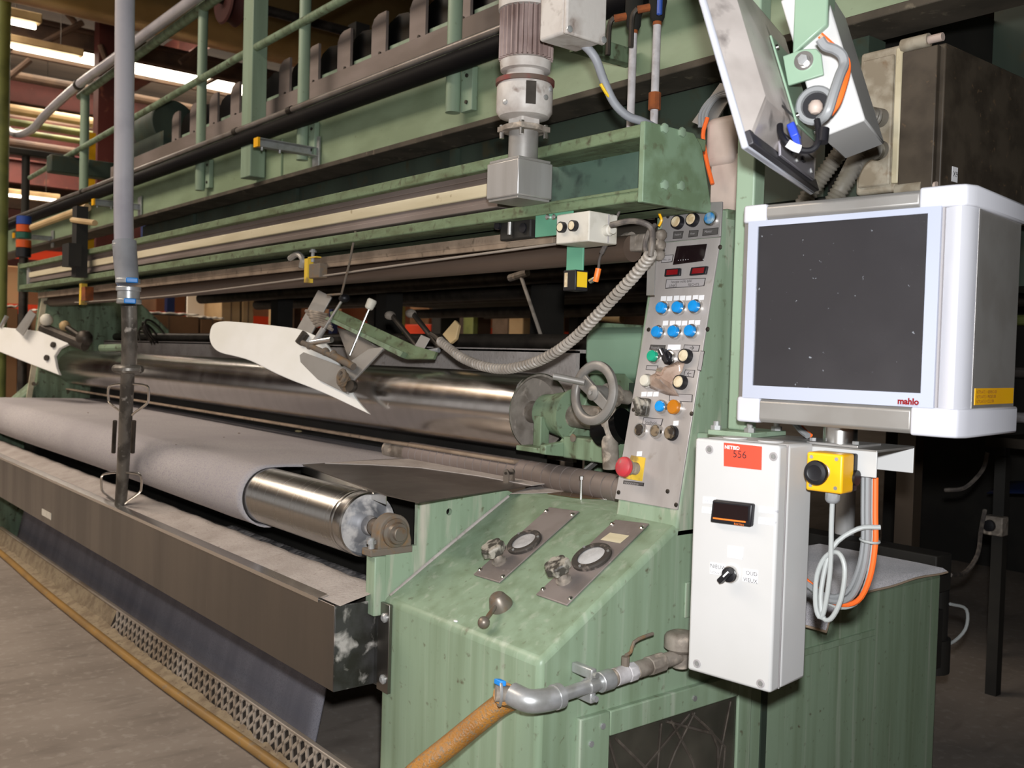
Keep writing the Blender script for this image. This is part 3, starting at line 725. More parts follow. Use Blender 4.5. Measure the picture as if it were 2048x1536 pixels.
# ------------------------------------------------------------------ big chrome roller
by, bz, bR, bX = 1.70, 1.05, .105, -1.97
br = thing('chrome_roller', 'large polished chrome drum roller above the fabric web', 'roller', (-4.2, by, bz-bR))
MB().lathe((-6.36, by, bz), (1, 0, 0), [(0, bR), (-bX+0-(-6.36)*0-1.97+4.39, bR), (4.3895, bR-.002)], 80, cap=False).build('shell', 'chrome', br, ang=15)
MB().lathe((bX-.002, by, bz), (1, 0, 0), [(0, bR-.002), (0, bR-.008), (-.03, bR-.014), (-.032, .05), (-.03, .001)], 48, cap=False).build('end_disc', 'roller_end', br)
MB().cyl((bX-.03, by, bz), (bX+.25, by, bz), .03, n=24).build('shaft', 'dirty_metal', br)
# carriage with bearing for the big roller (green, rusty)
cg = thing('roller_carriage', 'green rust-stained bearing carriage at the end of the chrome roller', 'machine part', (-1.80, by+.05, .93))
MB().lathe((-1.955, by+.01, bz), (1, 0, 0), [(0, .050), (.03, .052), (.09, .062), (.11, .070), (.12, .072)], 28).build('bearing_housing', 'green_dirty', cg)
pl = [(1.60, .955), (1.60, .978), (1.665, .985), (1.70, 1.02), (1.74, 1.10), (1.74, 1.16), (1.90, 1.16), (1.98, .98), (1.98, .935), (1.72, .94)]
MB().prism([(-1.85, a, b) for a, b in pl], (.022, 0, 0)).build('carriage_plate', 'green_dirty', cg, bevel=.003)
MB().box((-1.95, 1.605, .955), (-1.83, 1.70, .968)).build('base_plate', 'green_dirty', cg, bevel=.002)
MB().box((-1.83, 1.66, .945), (-1.60, 1.72, 1.0)).build('slide_bar', 'green_dirty', cg, bevel=.004)
MB().box((-1.93, 1.645, .965), (-1.90, 1.675, 1.045)).build('gusset', 'green_dirty', cg, bevel=.002)
for p in ((1147, 876),):
    c = PX(*p, 'Y', 1.66); MB().lathe(c, (0, -1, 0), [(0, .010), (.003, .010), (.004, .006)], 14).build('bolt', 'rust_brown', cg)
# green motor cover behind
gm = thing('drive_cover', 'clean green chamfered drive cover behind the handwheel', 'machine cover', (-1.75, 2.0, 1.11))
yy = 1.86
a0, a1, a2, a3 = PX(1170, 652, 'Y', yy), PX(1340, 632, 'Y', yy), PX(1340, 760, 'Y', yy), PX(1170, 738, 'Y', yy)
x0, x1 = a0.x, -1.70
MB().prism([(x0, yy+.04, 1.285), (x0, yy, 1.262), (x0, yy, 1.20), (x0, yy+.015, 1.155), (x0, yy+.05, 1.135), (x0, yy+.3, 1.135), (x0, yy+.3, 1.285)], (x1-x0, 0, 0)).build('cover_shell', 'cover_green', gm, bevel=.012, seg=3)
MB().box((x0+.02, yy+.03, .95), (x1-.02, yy+.28, 1.136)).build('cover_pedestal', 'green_dark', gm)
# frame column behind the roller end
fc = thing('frame_upright', 'grey-green steel upright beside the drive cover', 'machine frame', (-2.06, 1.93, 0))
MB().box((x0-.05, yy+.06, 0), (x0-.005, yy+.34, 1.30)).build('upright_plate', 'green_dirty', fc, bevel=.003)
MB().box((x0-.085, yy+.10, 0), (x0-.05, yy+.30, .95)).build('upright_rib', 'green_dirty', fc)
# rear cover sheet behind the chrome roller
tag(MB().box((-6.5, 1.885, .90), (x0-.06, 1.90, 1.218)).box((-6.5, 1.885, 1.212), (x0-.06, 1.93, 1.222)).build('rear_guard_sheet', 'lint'), 'dusty grey sheet guard standing behind the chrome roller', 'guard')
tag(MB().cyl((-6.5, 1.96, 1.245), (-1.9, 1.96, 1.245), .024, n=20).build('rear_shaft', 'dark_metal'), 'dark steel shaft running above the dusty rear guard', 'shaft')
# spreader bar under the chrome roller
tag(MB().box((-6.4, 1.655, .908), (-2.02, 1.68, .918)).build('spreader_bar', 'tan_lint', bevel=.004), 'tan dusty bar running close under the chrome roller', 'bar')
tag(MB().box((-6.4, 1.80, .84), (-2.06, 1.81, .965)).build('gap_shade_strip', 'dark_machine'), 'dark strip standing in for shade behind and below the chrome roller', 'guard')  # added dark strip, colours in the shade of the gap under the bar
# handwheel with hub, crank handle and gear neck
hw = thing('handwheel', 'aluminium handwheel with crank handle on a black screw gear', 'handwheel', (-1.5, 1.5, 1.0))
HWY = 1.56
hc_ = PX(1188, 786, 'Y', HWY)
wn = Vector((-.02, -1, .10)).normalized(); wx = Vector((1, 0, 0)); wx = (wx-wn*wx.dot(wn)).normalized(); wy = wn.cross(wx)
rim = MB()
RW = .0685
rim.lathe(hc_, wn, [(-.008, RW), (-.004, RW+.006), (.004, RW+.006), (.008, RW), (.008, RW-.012), (.004, RW-.016), (-.004, RW-.016), (-.008, RW-.012), (-.008, RW)], 56, cap=False)
rim.build('rim', 'grey_metal', hw, ang=50)
sd = (PX(1160, 760, 'Y', HWY)-PX(1213, 812, 'Y', HWY)); sd = (sd-wn*sd.dot(wn)).normalized(); st = wn.cross(sd)
MB(frame(hc_, sd, st, wn)).hexa([(-.062, -.012, -.006), (.062, -.018, -.006), (.062, .018, -.006), (-.062, .012, -.006), (-.062, -.012, .004), (.062, -.018, .004), (.062, .018, .004), (-.062, .012, .004)]).build('spoke', 'grey_metal', hw, bevel=.002)
MB().lathe(hc_, wn, [(-.03, .02), (.006, .018), (.009, .013), (.010, .008)], 24).build('hub', 'grey_metal', hw)
MB().lathe(hc_, wn, [(.009, .007), (.0125, .006)], 6).build('hub_screw', 'bright_metal', hw)
hp = PX(1170, 765, 'Y', HWY-.005)
MB().cyl(hp, hp+Vector((-.06, -.045, .012)), .0075, .0085, n=16).build('crank_handle', 'grey_metal', hw, bevel=.001)
MB().cyl(hc_-wn*.02, hc_-wn*.11, .017, n=20).cyl(hc_-wn*.04, hc_-wn*.07, .027, n=24).build('screw_neck', 'dirty_metal', hw)
nk = PX(1213, 862, 'Y', 1.64)
MB().lathe(nk-Vector((.03, 0, .01)), (1, .15, .35), [(0, .02), (.005, .034), (.03, .040), (.05, .040), (.055, .034), (.063, .034), (.068, .042), (.085, .042)], 28).build('gear_neck', 'black_gloss', hw)
MB().cyl((nk.x+.02, 1.62, 1.10), (nk.x+.02, 1.64, .94), .02, n=18).build('screw_column', 'dirty_metal', hw)

# ------------------------------------------------------------------ cover plates beside the console, spiral spreader roller
cp = thing('cover_plate', 'dark stainless cover plate bridging the roller and the console top', 'plate', (-2.2, 1.45, .86))
Zp = .866
pts = [PX(603, 931, 'Z', Zp), PX(772, 992, 'Z', Zp), PX(838, 1007, 'Z', Zp), PX(1062, 973, 'Z', Zp), PX(1140, 962, 'Z', Zp), PX(860, 916, 'Z', Zp), PX(735, 922, 'Z', Zp)]
MB().prism(pts, (0, 0, .003)).build('sheet', 'plate_dark', cp, recalc=True)
MB().prism([PX(a, b, 'Z', Zp+.003) for a, b in ((650, 927), (735, 922), (862, 917), (1138, 962), (1064, 972), (960, 953), (840, 936), (740, 930))], (0, 0, .002)).build('lint_band', 'lint', cp, recalc=True)
MB().prism([pts[0]-Vector((0, 0, .02)), pts[1]-Vector((0, 0, .02)), pts[1]+Vector((0, 0, .0)), pts[0]], (0, .002, 0)).build('front_fold', 'bright_metal', cp, recalc=True)
lp = PX(1017, 966, 'Z', Zp)
ear = [(.011*math.cos(math.radians(a)), .024+.011*math.sin(math.radians(a))) for a in range(0, 181, 20)]
for dx in (-.008, .008):
    MB().prism([(lp.x+dx*0+a, lp.y+dx*1.2, Zp+.002+b) for a, b in ([(.011, 0)]+ear+[(-.011, 0)])], (0, .003, 0)).build('lug', 'stainless_plate', cp, recalc=True)
MB().cyl((lp.x, lp.y-.012, Zp+.026), (lp.x, lp.y+.014, Zp+.026), .004, n=10).build('lug_pin', 'dark_metal', cp)
sr = thing('spreader_roller', 'ribbed grey spreader roller behind the cover plate', 'roller', (-2.0, 1.72, .85))
sy_, sz_ = 1.69, .885
MB().cyl((-2.7, sy_, sz_), (-1.60, sy_, sz_), .030, n=28).build('core', 'dirty_metal', sr)
for k in range(26):
    x = -1.63-k*.037
    MB().lathe((x, sy_, sz_), (1, 0, 0), [(-.0175, .0325), (-.0165, .0345), (.0165, .0345), (.0175, .0325)], 24, cap=False).build('rib', 'rail_brown', sr)
# grey flat lever and small screw beside the panel
a, b = PX(1150, 958, 'Y', 1.70), PX(1212, 908, 'Y', 1.74)
tag(MB(frame(a, (b-a).normalized(), Vector((0, 1, 0)), (b-a).normalized().cross(Vector((0, 1, 0))))).box((0, -.012, -.003), ((b-a).length, .012, .003)).build('flat_lever', 'grey_metal', bevel=.001), 'grey flat steel lever leaning behind the red emergency button', 'lever')
c = PX(1163, 965, 'Y', 1.62); tag(MB().cyl((c.x, c.y, .857), (c.x, c.y, .91), .0035, n=10).cyl((c.x, c.y, .905), (c.x, c.y, .913), .006, n=6).build('set_screw', 'bright_metal'), 'slim bright set screw standing beside the emergency button', 'screw')
# far end frame of the machine
fe = thing('far_end_frame', 'green far end frame carrying the rollers with beige flange holes', 'machine frame', (-6.6, 1.6, 0))
MB().prism([(-6.62, 1.15, 0), (-6.62, 1.15, .62), (-6.62, 1.5, .95), (-6.62, 1.56, 1.66), (-6.62, 1.9, 1.66), (-6.62, 2.3, 1.3), (-6.62, 2.3, 0)], (.2, 0, 0)).build('end_housing', 'green_dirty', fe, bevel=.01)
MB().prism([(-6.42, 1.42, .72), (-6.42, 1.52, 1.50), (-6.42, 1.55, 1.50), (-6.42, 1.45, .72)], (.012, 0, 0)).build('flange_strip', 'cream', fe, recalc=True)
for k in range(5):
    t = k/4; MB().cyl((-6.405, 1.455+.08*t, .78+.66*t), (-6.398, 1.455+.08*t, .78+.66*t), .012, n=10).build('bolt', 'rust_brown', fe)
# ------------------------------------------------------------------ lower beam (C-profile) with linear rail
YB = 1.44; ZB0, ZB1 = 1.52, 1.675; XB1 = -1.37
lb = thing('lower_beam', 'mould-stained green C-profile crossbeam above the rollers', 'beam', (-4.0, 1.53, ZB0))
XS = PX(1022, 310, 'Y', YB).x               # top flange is cut away where the motor passes
XS2 = PX(1050, 300, 'Y', YB).x
MB().box((-6.66, YB, ZB1-.026), (XS, YB+.20, ZB1)).build('top_flange', 'green_mould', lb, bevel=.003)
MB().box((XS2, YB, ZB1-.026), (XB1-.01, YB+.20, ZB1)).build('top_flange', 'green_mould', lb, bevel=.003)
MB().box((-6.66, YB, ZB0), (XB1-.01, YB+.20, ZB0+.027)).build('bottom_flange', 'green_mould', lb, bevel=.003)
MB().box((-6.66, YB+.10, ZB0), (XB1-.01, YB+.115, ZB1)).build('web', 'web_green', lb)
ep = MB().prism([(XB1-.012, YB-.004, ZB0-.004), (XB1-.012, YB-.004, ZB1+.003), (XB1-.012, YB+.145, ZB1+.003), (XB1-.012, YB+.172, ZB1-.022), (XB1-.012, YB+.215, ZB0-.004)], (.014, 0, 0)).build('end_plate', 'green_end', lb, bevel=.002)
for px, py in ((1327, 257), (1362, 265), (1327, 370), (1360, 372)):
    c = PX(px, py, 'X', XB1+.002); MB().lathe(c, (1, 0, 0), [(0, .0105), (.006, .0105), (.007, .008)], 6).build('bolt', 'green', ep)
MB().box((XS2+.10, YB-.003, ZB0+.02), (XB1-.012, YB+.002, ZB0+.022)).build('flange_lip', 'green_mould', lb)
for px, py in ((1247, 293), (1297, 282)):
    c = PX(px, py, 'Y', YB+.085); MB().cyl(c, c+Vector((0, .02, 0)), .003, n=8).build('stud', 'zinc', lb)
# far end cap
MB().box((-6.67, YB-.004, ZB0-.01), (-6.65, YB+.2, ZB1+.01)).build('far_end_plate', 'green_dirty', lb)
# linear rail fixed inside the beam
rl = thing('linear_rail', 'aluminium linear rail with cream cover strip inside the crossbeam', 'rail', (-4.0, YB+.06, 1.56))
zr = 1.605
XR0, XR1 = -6.5, PX(1000, 370, 'Y', YB+.03).x
MB().box((XR0, YB+.030, zr-.046), (XR1, YB+.10, zr+.046)).build('profile', 'rail_brown', rl, bevel=.002)
MB().box((XR0, YB+.022, zr-.016), (XR1, YB+.032, zr+.016)).build('cover_strip', 'cream', rl, bevel=.003)
MB().box((XR0, YB+.024, zr+.030), (XR1, YB+.031, zr+.046)).build('upper_lip', 'rail_brown', rl, bevel=.002)
MB().box((XR0, YB+.024, zr-.046), (XR1, YB+.031, zr-.030)).build('lower_lip', 'rail_brown', rl, bevel=.002)
MB().box((XR0-.03, YB+.015, zr-.055), (XR0, YB+.10, zr+.055)).build('end_block', 'alu', rl, bevel=.002)
# lint-covered second rail below the beam
tag(MB().box((-6.4, YB+.05, 1.475), (-1.7, YB+.16, 1.497)).box((-6.4, YB+.05, 1.462), (-1.7, YB+.062, 1.475)).build('lower_rail', 'tan_lint', bevel=.002), 'tan lint-covered rail fixed under the crossbeam', 'rail')
tag(MB().cyl((-6.4, YB+.13, 1.445), (-1.52, YB+.13, 1.445), .030, n=24).build('upper_shaft', 'brown_shaft'), 'dull steel round shaft running under the crossbeam', 'shaft')

# ------------------------------------------------------------------ gear motor standing on the crossbeam
mx, my = -1.700, 1.395
gmot = thing('gear_motor', 'vertical white-painted gear motor with finned body and terminal box', 'motor', (mx, my, 1.53))
def mz(py): return PX(1060, py, 'Y', my).z
gx0, gx1 = mx-.060, mx+.052
gz0, gz1 = mz(408)+.012, mz(322)-.004
MB().box((gx0, my-.055, gz0), (gx1, my+.045, gz1)).build('gear_cube', 'alu', gmot, bevel=.003)
MB().box((gx0+.004, my-.051, gz1), (gx1-.004, my+.041, gz1+.006)).build('cube_cover', 'alu_grey', gmot, bevel=.001)
MB().box((gx0+.004, my-.051, gz0-.006), (gx1-.004, my+.041, gz0)).build('cube_cover', 'alu_grey', gmot, bevel=.001)
zf = mz(262)
MB().cyl((mx, my, gz1), (mx, my, zf), .0335, n=28).build('shaft_sleeve', 'grey_metal', gmot)
MB().prism([(mx+.052*math.cos(math.radians(a))*(1.15 if a % 90 == 45 else .95), my+.052*math.sin(math.radians(a))*(1.15 if a % 90 == 45 else .95), zf) for a in range(0, 360, 15)], (0, 0, .012)).build('square_flange', 'dirty_metal', gmot, bevel=.001)
for a in range(45, 360, 90):
    c = Vector((mx+.049*math.cos(math.radians(a)), my+.049*math.sin(math.radians(a)), zf))
    MB().cyl(c-Vector((0, 0, .014)), c+Vector((0, 0, .016)), .0055, n=8).build('flange_bolt', 'bright_metal', gmot)
MB().box((mx-.026, my-.026, zf+.012), (mx+.026, my+.026, mz(232))).build('output_neck', 'motor_paint', gmot, bevel=.004)
z0, z1, z2, z3, z4 = mz(236), mz(165), mz(148), mz(118), mz(14)
MB().lathe((mx, my, z0), (0, 0, 1), [(0, .040), (.004, .056), (.014, .063), (z1-z0-.01, .063), (z1-z0, .058)], 36).build('gear_case', 'motor_paint', gmot)
MB().lathe((mx, my, z1-.004), (0, 0, 1), [(0, .066), (.010, .066), (.012, .05)], 36).build('gear_flange', 'motor_red', gmot)
q = math.atan2(-my, -mx)+math.radians(12); dq = Vector((math.cos(q), math.sin(q), 0)); tq_ = Vector((-dq.y, dq.x, 0))
MB(frame(Vector((mx, my, 0))+dq*.063, tq_, Vector((0, 0, 1)), dq)).box((-.011, z0+.020, -.004), (.011, z1-.010, .003)).build('name_plate', 'dark_metal', gmot)
for px, py in ((1018, 213), (1107, 201), (1123, 181)):
    q = math.atan2(-my, -mx)+math.radians((px-1060)/63*62); dq = Vector((math.cos(q), math.sin(q), 0)); c = Vector((mx, my, mz(py)))+dq*.060
    MB().lathe(c, dq, [(0, .006), (.006, .006), (.007, .004)], 12).build('case_bolt', 'zinc', gmot)
MB().lathe((mx, my, z1+.006), (0, 0, 1), [(0, .045), (z2-z1, .043), (z2-z1+.002, .056), (z3-z1-.012, .058), (z3-z1-.006, .05)], 32).build('motor_flange', 'motor_paint', gmot)
MB().cyl((mx, my, z3-.01), (mx, my, z4+.01), .050, n=32).build('motor_body', 'motor_fins', gmot)
for k in range(30):
    q = 2*math.pi*k/30; c, s_ = math.cos(q), math.sin(q); t = Vector((-s_, c, 0))*.0015; r0 = Vector((c, s_, 0))
    o = Vector((mx, my, 0))
    MB().hexa([o+r0*.048-t+Vector((0, 0, z3)), o+r0*.061-t+Vector((0, 0, z3)), o+r0*.061+t+Vector((0, 0, z3)), o+r0*.048+t+Vector((0, 0, z3)),
               o+r0*.048-t+Vector((0, 0, z4)), o+r0*.061-t+Vector((0, 0, z4)), o+r0*.061+t+Vector((0, 0, z4)), o+r0*.048+t+Vector((0, 0, z4))]).build('cooling_fin', 'motor_fins', gmot, recalc=True)
MB().lathe((mx, my, z4-.008), (0, 0, 1), [(0, .064), (.10, .064), (.115, .055), (.118, .03)], 36).build('fan_cowl', 'motor_paint', gmot)
tb0 = PX(1098, 88, 'Y', my-.05); tb1 = PX(1148, -10, 'Y', my-.05)
MB().box((tb0.x-.004, my-.075, tb0.z), (tb1.x, my+.03, tb1.z+.02)).build('terminal_box', 'motor_paint', gmot, bevel=.006, seg=3)
MB().box((tb1.x, my-.078, tb0.z-.003), (tb1.x+.012, my+.033, tb1.z+.023)).build('terminal_lid', 'motor_paint', gmot, bevel=.004)
for dy in (-.07, .026): MB().lathe((tb1.x+.010, my+dy, tb0.z+.006), (1, 0, 0), [(0, .007), (.004, .007), (.005, .004)], 10).build('lid_screw', 'zinc', gmot)
# motor cable
ga = PX(1148, 85, 'Y', my+.01)
cab = [ga, PX(1165, 88, 'Y', my+.02), PX(1190, 115, 'Y', my+.04), PX(1207, 160, 'Y', my+.07), PX(1228, 205, 'Y', my+.10), PX(1255, 232, 'Y', my+.13), PX(1285, 243, 'Y', my+.16), PX(1320, 262, 'Y', my+.2)]
mc = thing('motor_cable', 'thick grey motor cable curving down behind the crossbeam', 'cable', cab[-1])
MB().tube(cab, .0095, 12).build('sheath', 'hose_rubber', mc)
MB().cyl(ga-Vector((.01, 0, 0)), ga+Vector((.018, 0, 0)), .013, n=14).build('gland', 'cable_grey', mc)
MB().tube([cab[3]+Vector((.001, -.009, -.01)), (cab[3]+cab[4])/2+Vector((.001, -.009, -.005)), cab[4]+Vector((0, -.009, .006))], .0035, 6).build('yellow_tag', 'yellow_sticker', mc)

# ------------------------------------------------------------------ two thin white water pipes with valves
def water_pipe(px, ptop, pbot, label, rusty):
    Yp = 1.70
    c = PX(px, 150, 'Y', Yp); zb = PX(px, pbot, 'Y', Yp).z; zt = PX(px, ptop, 'Y', Yp).z
    t = thing('water_pipe', label, 'pipe', (c.x, Yp, zb))
    MB().cyl((c.x, Yp, 1.53), (c.x, Yp, zt), .0095, n=14).build('pipe', 'white_pipe', t)
    MB().cyl((c.x, Yp, zt-.008), (c.x, Yp, zt+.004), .0105, n=12).build('rust_ring', 'rust', t)
    MB().lathe((c.x, Yp, zt), (0, 0, 1), [(0, .012), (.01, .017), (.03, .018), (.045, .021), (.09, .021)], 14).build('valve_body', 'black_rough', t)
    MB().cyl((c.x-.012, Yp-.01, zt+.035), (c.x-.036, Yp-.03, zt+.03), .009, n=10).build('valve_stem', 'rust', t)
    MB().tube([(c.x-.036, Yp-.03, zt+.033), (c.x-.048, Yp-.034, zt+.015), (c.x-.05, Yp-.034, zt-.055)], .0065, 8).build('valve_lever', 'dark_metal', t)
    if rusty: MB().box((c.x+.028, Yp-.035, zt+.0), (c.x+.040, Yp-.025, zt+.13)).build('blue_handle', 'signal_blue', t, bevel=.003)
    if rusty: MB().cyl((c.x, Yp, zb+.01), (c.x, Yp, zb+.05), .0145, n=8).build('rusty_union', 'rust', t)
water_pipe(1264, 62, 236, 'white water pipe with valve and clean lower end', False)
water_pipe(1311, 45, 228, 'white water pipe with rust-brown union at its foot', True)

# ------------------------------------------------------------------ upper beam and walkway above
YU = 2.0
ub = thing('upper_beam', 'pale green painted main girder running along the top of the machine', 'beam', (-3.5, YU+.1, 1.98))
MB().box((-10.5, YU, 1.985), (1.5, YU+.02, 2.215)).build('web', 'green_beam', ub)
MB().box((-10.5, YU-.045, 2.222), (1.5, YU+.12, 2.262)).build('top_flange', 'green_beam', ub, bevel=.003)
MB().box((-10.5, YU-.03, 1.965), (1.5, YU+.12, 1.985)).build('bottom_flange', 'flange_brown', ub, bevel=.003)
wk = thing('walkway_channel', 'rusty grey walkway channel above the green girder', 'channel', (-4, YU+.06, 2.28))
MB().box((-6.9, YU+.05, 2.27), (-2.0, YU+.075, 2.395)).build('channel_web', 'rail_brown', wk, bevel=.002)
MB().box((-2.0, YU+.05, 2.27), (1.0, YU+.075, 2.395)).build('channel_web', 'green_dirty', wk, bevel=.002)
# oven wall behind
ov = thing('oven_housing', 'dark green oven housing behind the crossbeam', 'machine', (-3, 3.9, 1.5))
MB().box((-6.5, 2.14, 1.62), (-1.42, 2.16, 1.97)).build('front_panel', 'green_dark', ov)
MB().box((-6.5, 2.16, 1.56), (-1.42, 5.6, 2.26)).build('housing', 'dark_machine', ov)
MB().box((-1.42, 3.0, 1.45), (2.2, 5.6, 2.9)).build('side_housing', 'green_dark', ov)
for x in (-5.6, -4.3, -3.0, -1.75): MB().box((x-.02, 2.122, 1.60), (x+.02, 2.14, 1.965)).build('stiffener', 'green_dark', ov)
for k, (y, z) in enumerate(((2.5, 1.52), (2.9, 1.50), (3.4, 1.53), (4.2, 1.50), (4.9, 1.53))): MB().cyl((-6.4, y, z), (-1.5, y, z), .035, n=14).build('underside_pipe', 'dark_metal', ov)
for x, y in ((-5.6, 2.7), (-4.35, 2.7), (-3.1, 2.7), (-5.6, 5.2), (-4.2, 5.2), (-2.9, 5.2), (-6.3, 3.8)): MB().box((x-.05, y-.05, 0), (x+.05, y+.05, 1.57)).build('leg', 'dark_machine', ov)
# pipes in front of the girder
tag(MB().cyl((-9.5, 1.915, 2.180), (.5, 1.915, 2.180), .034, n=24).build('black_pipe', 'black_pipe'), 'thick black pipe running along the front of the green girder', 'pipe')
gp = thing('conduit_pipe', 'thin grey steel conduit running just above the black pipe', 'pipe', (-4, 1.91, 2.22))
MB().cyl((-9.5, 1.905, 2.229), (.5, 1.905, 2.229), .0135, n=16).build('conduit', 'rail_grey', gp)
for px in (578, 470, 165): 
    x = PX(px, 250, 'Y', 1.9).x; MB().cyl((x-.02, 1.905, 2.229), (x+.02, 1.905, 2.229), .017, n=12).build('coupling', 'dark_metal', gp)
# rail posts
zrail = 2.60
def rail_post(px, label, ztop=3.4, w=.05):
    x = PX(px, 330, 'Y', 1.955).x if px > 300 else PX(px, 410, 'Y', 1.955).x
    t = thing('railing_post', label, 'post', (x, 1.955, 2.0), 'railing posts on the girder')
    MB().cyl((x, 1.957, 2.02), (x, 1.957, ztop), w/2, n=18).build('tube', 'green', t)
    MB().box((x+.02, 1.975, 2.03), (x+.075, 1.998, 2.18)).build('clamp_plate', 'green', t, bevel=.002)
    for z in (2.06, 2.15): MB().cyl((x+.05, 1.97, z), (x+.05, 1.977, z), .007, n=8).build('bolt', 'dark_metal', t)
    return x
rail_post(603, 'round green railing post beside the wide square post'); rail_post(400, 'round green railing post next to the hanging grey hose')
x9 = PX(905, 200, 'Y', 1.955).x
t = thing('railing_post', 'round green railing post beside the gear motor', 'post', (x9, 1.955, 2.02), 'railing posts on the girder')
MB().cyl((x9, 1.957, 2.03), (x9, 1.957, 3.4), .026, n=18).build('tube', 'green', t)
MB().box((x9+.02, 1.975, 2.03), (x9+.085, 1.998, 2.18)).build('clamp_plate', 'green', t, bevel=.002)
for z in (2.06, 2.15): MB().cyl((x9+.055, 1.97, z), (x9+.055, 1.977, z), .007, n=8).build('bolt', 'dark_metal', t)
xq = PX(168, 300, 'Y', 1.955).x
t = thing('railing_post', 'far olive railing post with yellow foot beyond the hanging hose', 'post', (xq, 1.955, 2.02), 'railing posts on the girder')
MB().cyl((xq, 1.957, 2.20), (xq, 1.957, PX(168, 185, 'Y', 1.955).z), .03, n=16).build('tube', 'green', t)
MB().cyl((xq, 1.957, 2.02), (xq, 1.957, 2.20), .032, n=16).build('yellow_foot', 'yellow', t)
# wide square post
xs = PX(530, 250, 'Y', 2.0).x
t = thing('square_post', 'wide square green post standing on the girder', 'post', (xs, 1.96, 2.0))
MB().box((xs-.065, 1.91, 2.0), (xs+.045, 1.985, 3.5)).build('tube', 'green', t, bevel=.004)
MB().box((xs-.08, 1.99, 1.99), (xs+.20, 1.998, 2.16)).build('foot_plate', 'green_beam', t)
# rails
a, b = PX(80, 350, 'Y', 1.955), PX(605, 55, 'Y', 1.955)
tag(MB().tube([(-8.6, 1.93, a.z), (-4.5, 1.93, b.z), (-2.2, 1.93, b.z+.02)], .018, 12, smooth=1).build('middle_rail', 'green_dirty'), 'thin green middle rail crossing the railing posts', 'rail')
a, b = PX(160, 193, 'Y', 1.955), PX(480, -38, 'Y', 1.955)
tag(MB().cyl(a, b, .026, n=14).build('top_rail', 'green_dirty'), 'upper green handrail on the railing posts', 'rail')
# silver hose lying on the handrail and drooping at its end
hp = [PX(*q_, 'Y', 1.88) for q_ in ((450, -46), (358, 20), (272, 83), (228, 118), (158, 169), (95, 225), (63, 260), (31, 268), (4, 248), (-20, 225))]
t = thing('silver_hose', 'silver flexible hose lying along the upper handrail and drooping', 'hose', (-5.5, 1.9, 2.7))
MB().tube(hp, .030, 12).build('hose', 'hose_grey', t)
MB().lathe(PX(158, 169, 'Y', 1.88), (PX(95, 225, 'Y', 1.88)-PX(228, 118, 'Y', 1.88)), [(-.02, .036), (.02, .036)], 14).build('clamp', 'dark_metal', t)
# bracket arms
def bracket_arm(px0, py0, px1, py1, label, tip=True):
    e = PX(px1, py1, 'Y', 1.99); s_ = PX(px0, py0, 'Y', 1.72)
    x = e.x
    t = thing('support_bracket', label, 'bracket', (x, 1.99, e.z-.05), 'galvanised arms on the girder')
    MB().box((x-.02, 1.72, e.z-.018), (x+.02, 1.985, e.z-.015)).box((x-.02, 1.72, e.z-.018), (x-.017, 1.985, e.z+.018)).box((x-.02, 1.72, e.z+.015), (x+.02, 1.985, e.z+.018)).build('channel', 'zinc', t)
    MB().box((x-.028, 1.985, e.z-.065), (x+.028, 1.994, e.z+.065)).build('wall_plate', 'zinc', t, bevel=.001)
    if tip: MB().box((x-.021, 1.712, e.z-.019), (x+.021, 1.722, e.z+.019)).build('end_cap', 'yellow', t)
    for y in (1.74, 1.82): MB().cyl((x, y, e.z-.03), (x, y, e.z-.016), .005, n=8).build('bolt', 'zinc', t)
bracket_arm(465, 285, 633, 305, 'galvanised bracket arm with yellow cap beside the railing post')
bracket_arm(160, 400, 280, 415, 'galvanised bracket arm behind the hanging grey hose')
bracket_arm(5, 465, 105, 478, 'far galvanised bracket arm beside the signal tower')
# square strut from motor area to girder
a, b = PX(1150, 85, 'Y', 1.75), PX(1262, 118, 'Y', 1.99)
d_ = (b-a); fx = d_.normalized(); fy = Vector((0, 0, 1)); fy = (fy-fx*fy.dot(fx)).normalized()
tag(MB(frame(a, fx, fy, fx.cross(fy))).box((0, -.022, -.02), (d_.length, .022, .02)).build('stay_arm', 'green_dirty', bevel=.002), 'dusty green square stay arm between gear motor and girder', 'strut')
# conveyor drums with strap brackets on the walkway
for k in range(14):
    x = -3.132+.566-.2835*k
    if x < -5.7: break
    t = thing('belt_trough', 'black rubber cradle with grey strap bracket in the row above the girder', 'conveyor part', (x, 2.3, 2.39), 'black cradles on the walkway')
    rr = .075
    arc = [(x-.05, 2.36), (x-.05, 2.49), (x-.02, 2.53), (x+.05, 2.55), (x+.12, 2.54), (x+.165, 2.505), (x+.185, 2.44), (x+.188, 2.36)]
    MB().prism([(a, 2.10, b) for a, b in arc], (0, .8, 0)).build('cradle', 'black_gloss', t, recalc=True)
    st = [(x-.09, 2.385), (x-.09, 2.525), (x-.072, 2.55), (x-.04, 2.562), (x+.02, 2.562), (x+.02, 2.385)]
    MB().prism([(a, 2.06, b) for a, b in st], (0, .012, 0)).build('strap', 'rail_brown', t, recalc=True)
    MB().box((x+.02, 2.08, 2.385), (x+.20, 2.095, 2.425)).build('liner', 'green', t)
    MB().cyl((x-.02, 2.055, 2.40), (x-.02, 2.062, 2.40), .008, n=8).build('bolt', 'dark_metal', t)
tag(MB().box((-5.7, 2.95, 2.39), (-1.0, 2.98, 2.50)).build('cradle_back_sheet', 'black'), 'black back sheet behind the row of cradles', 'sheet')
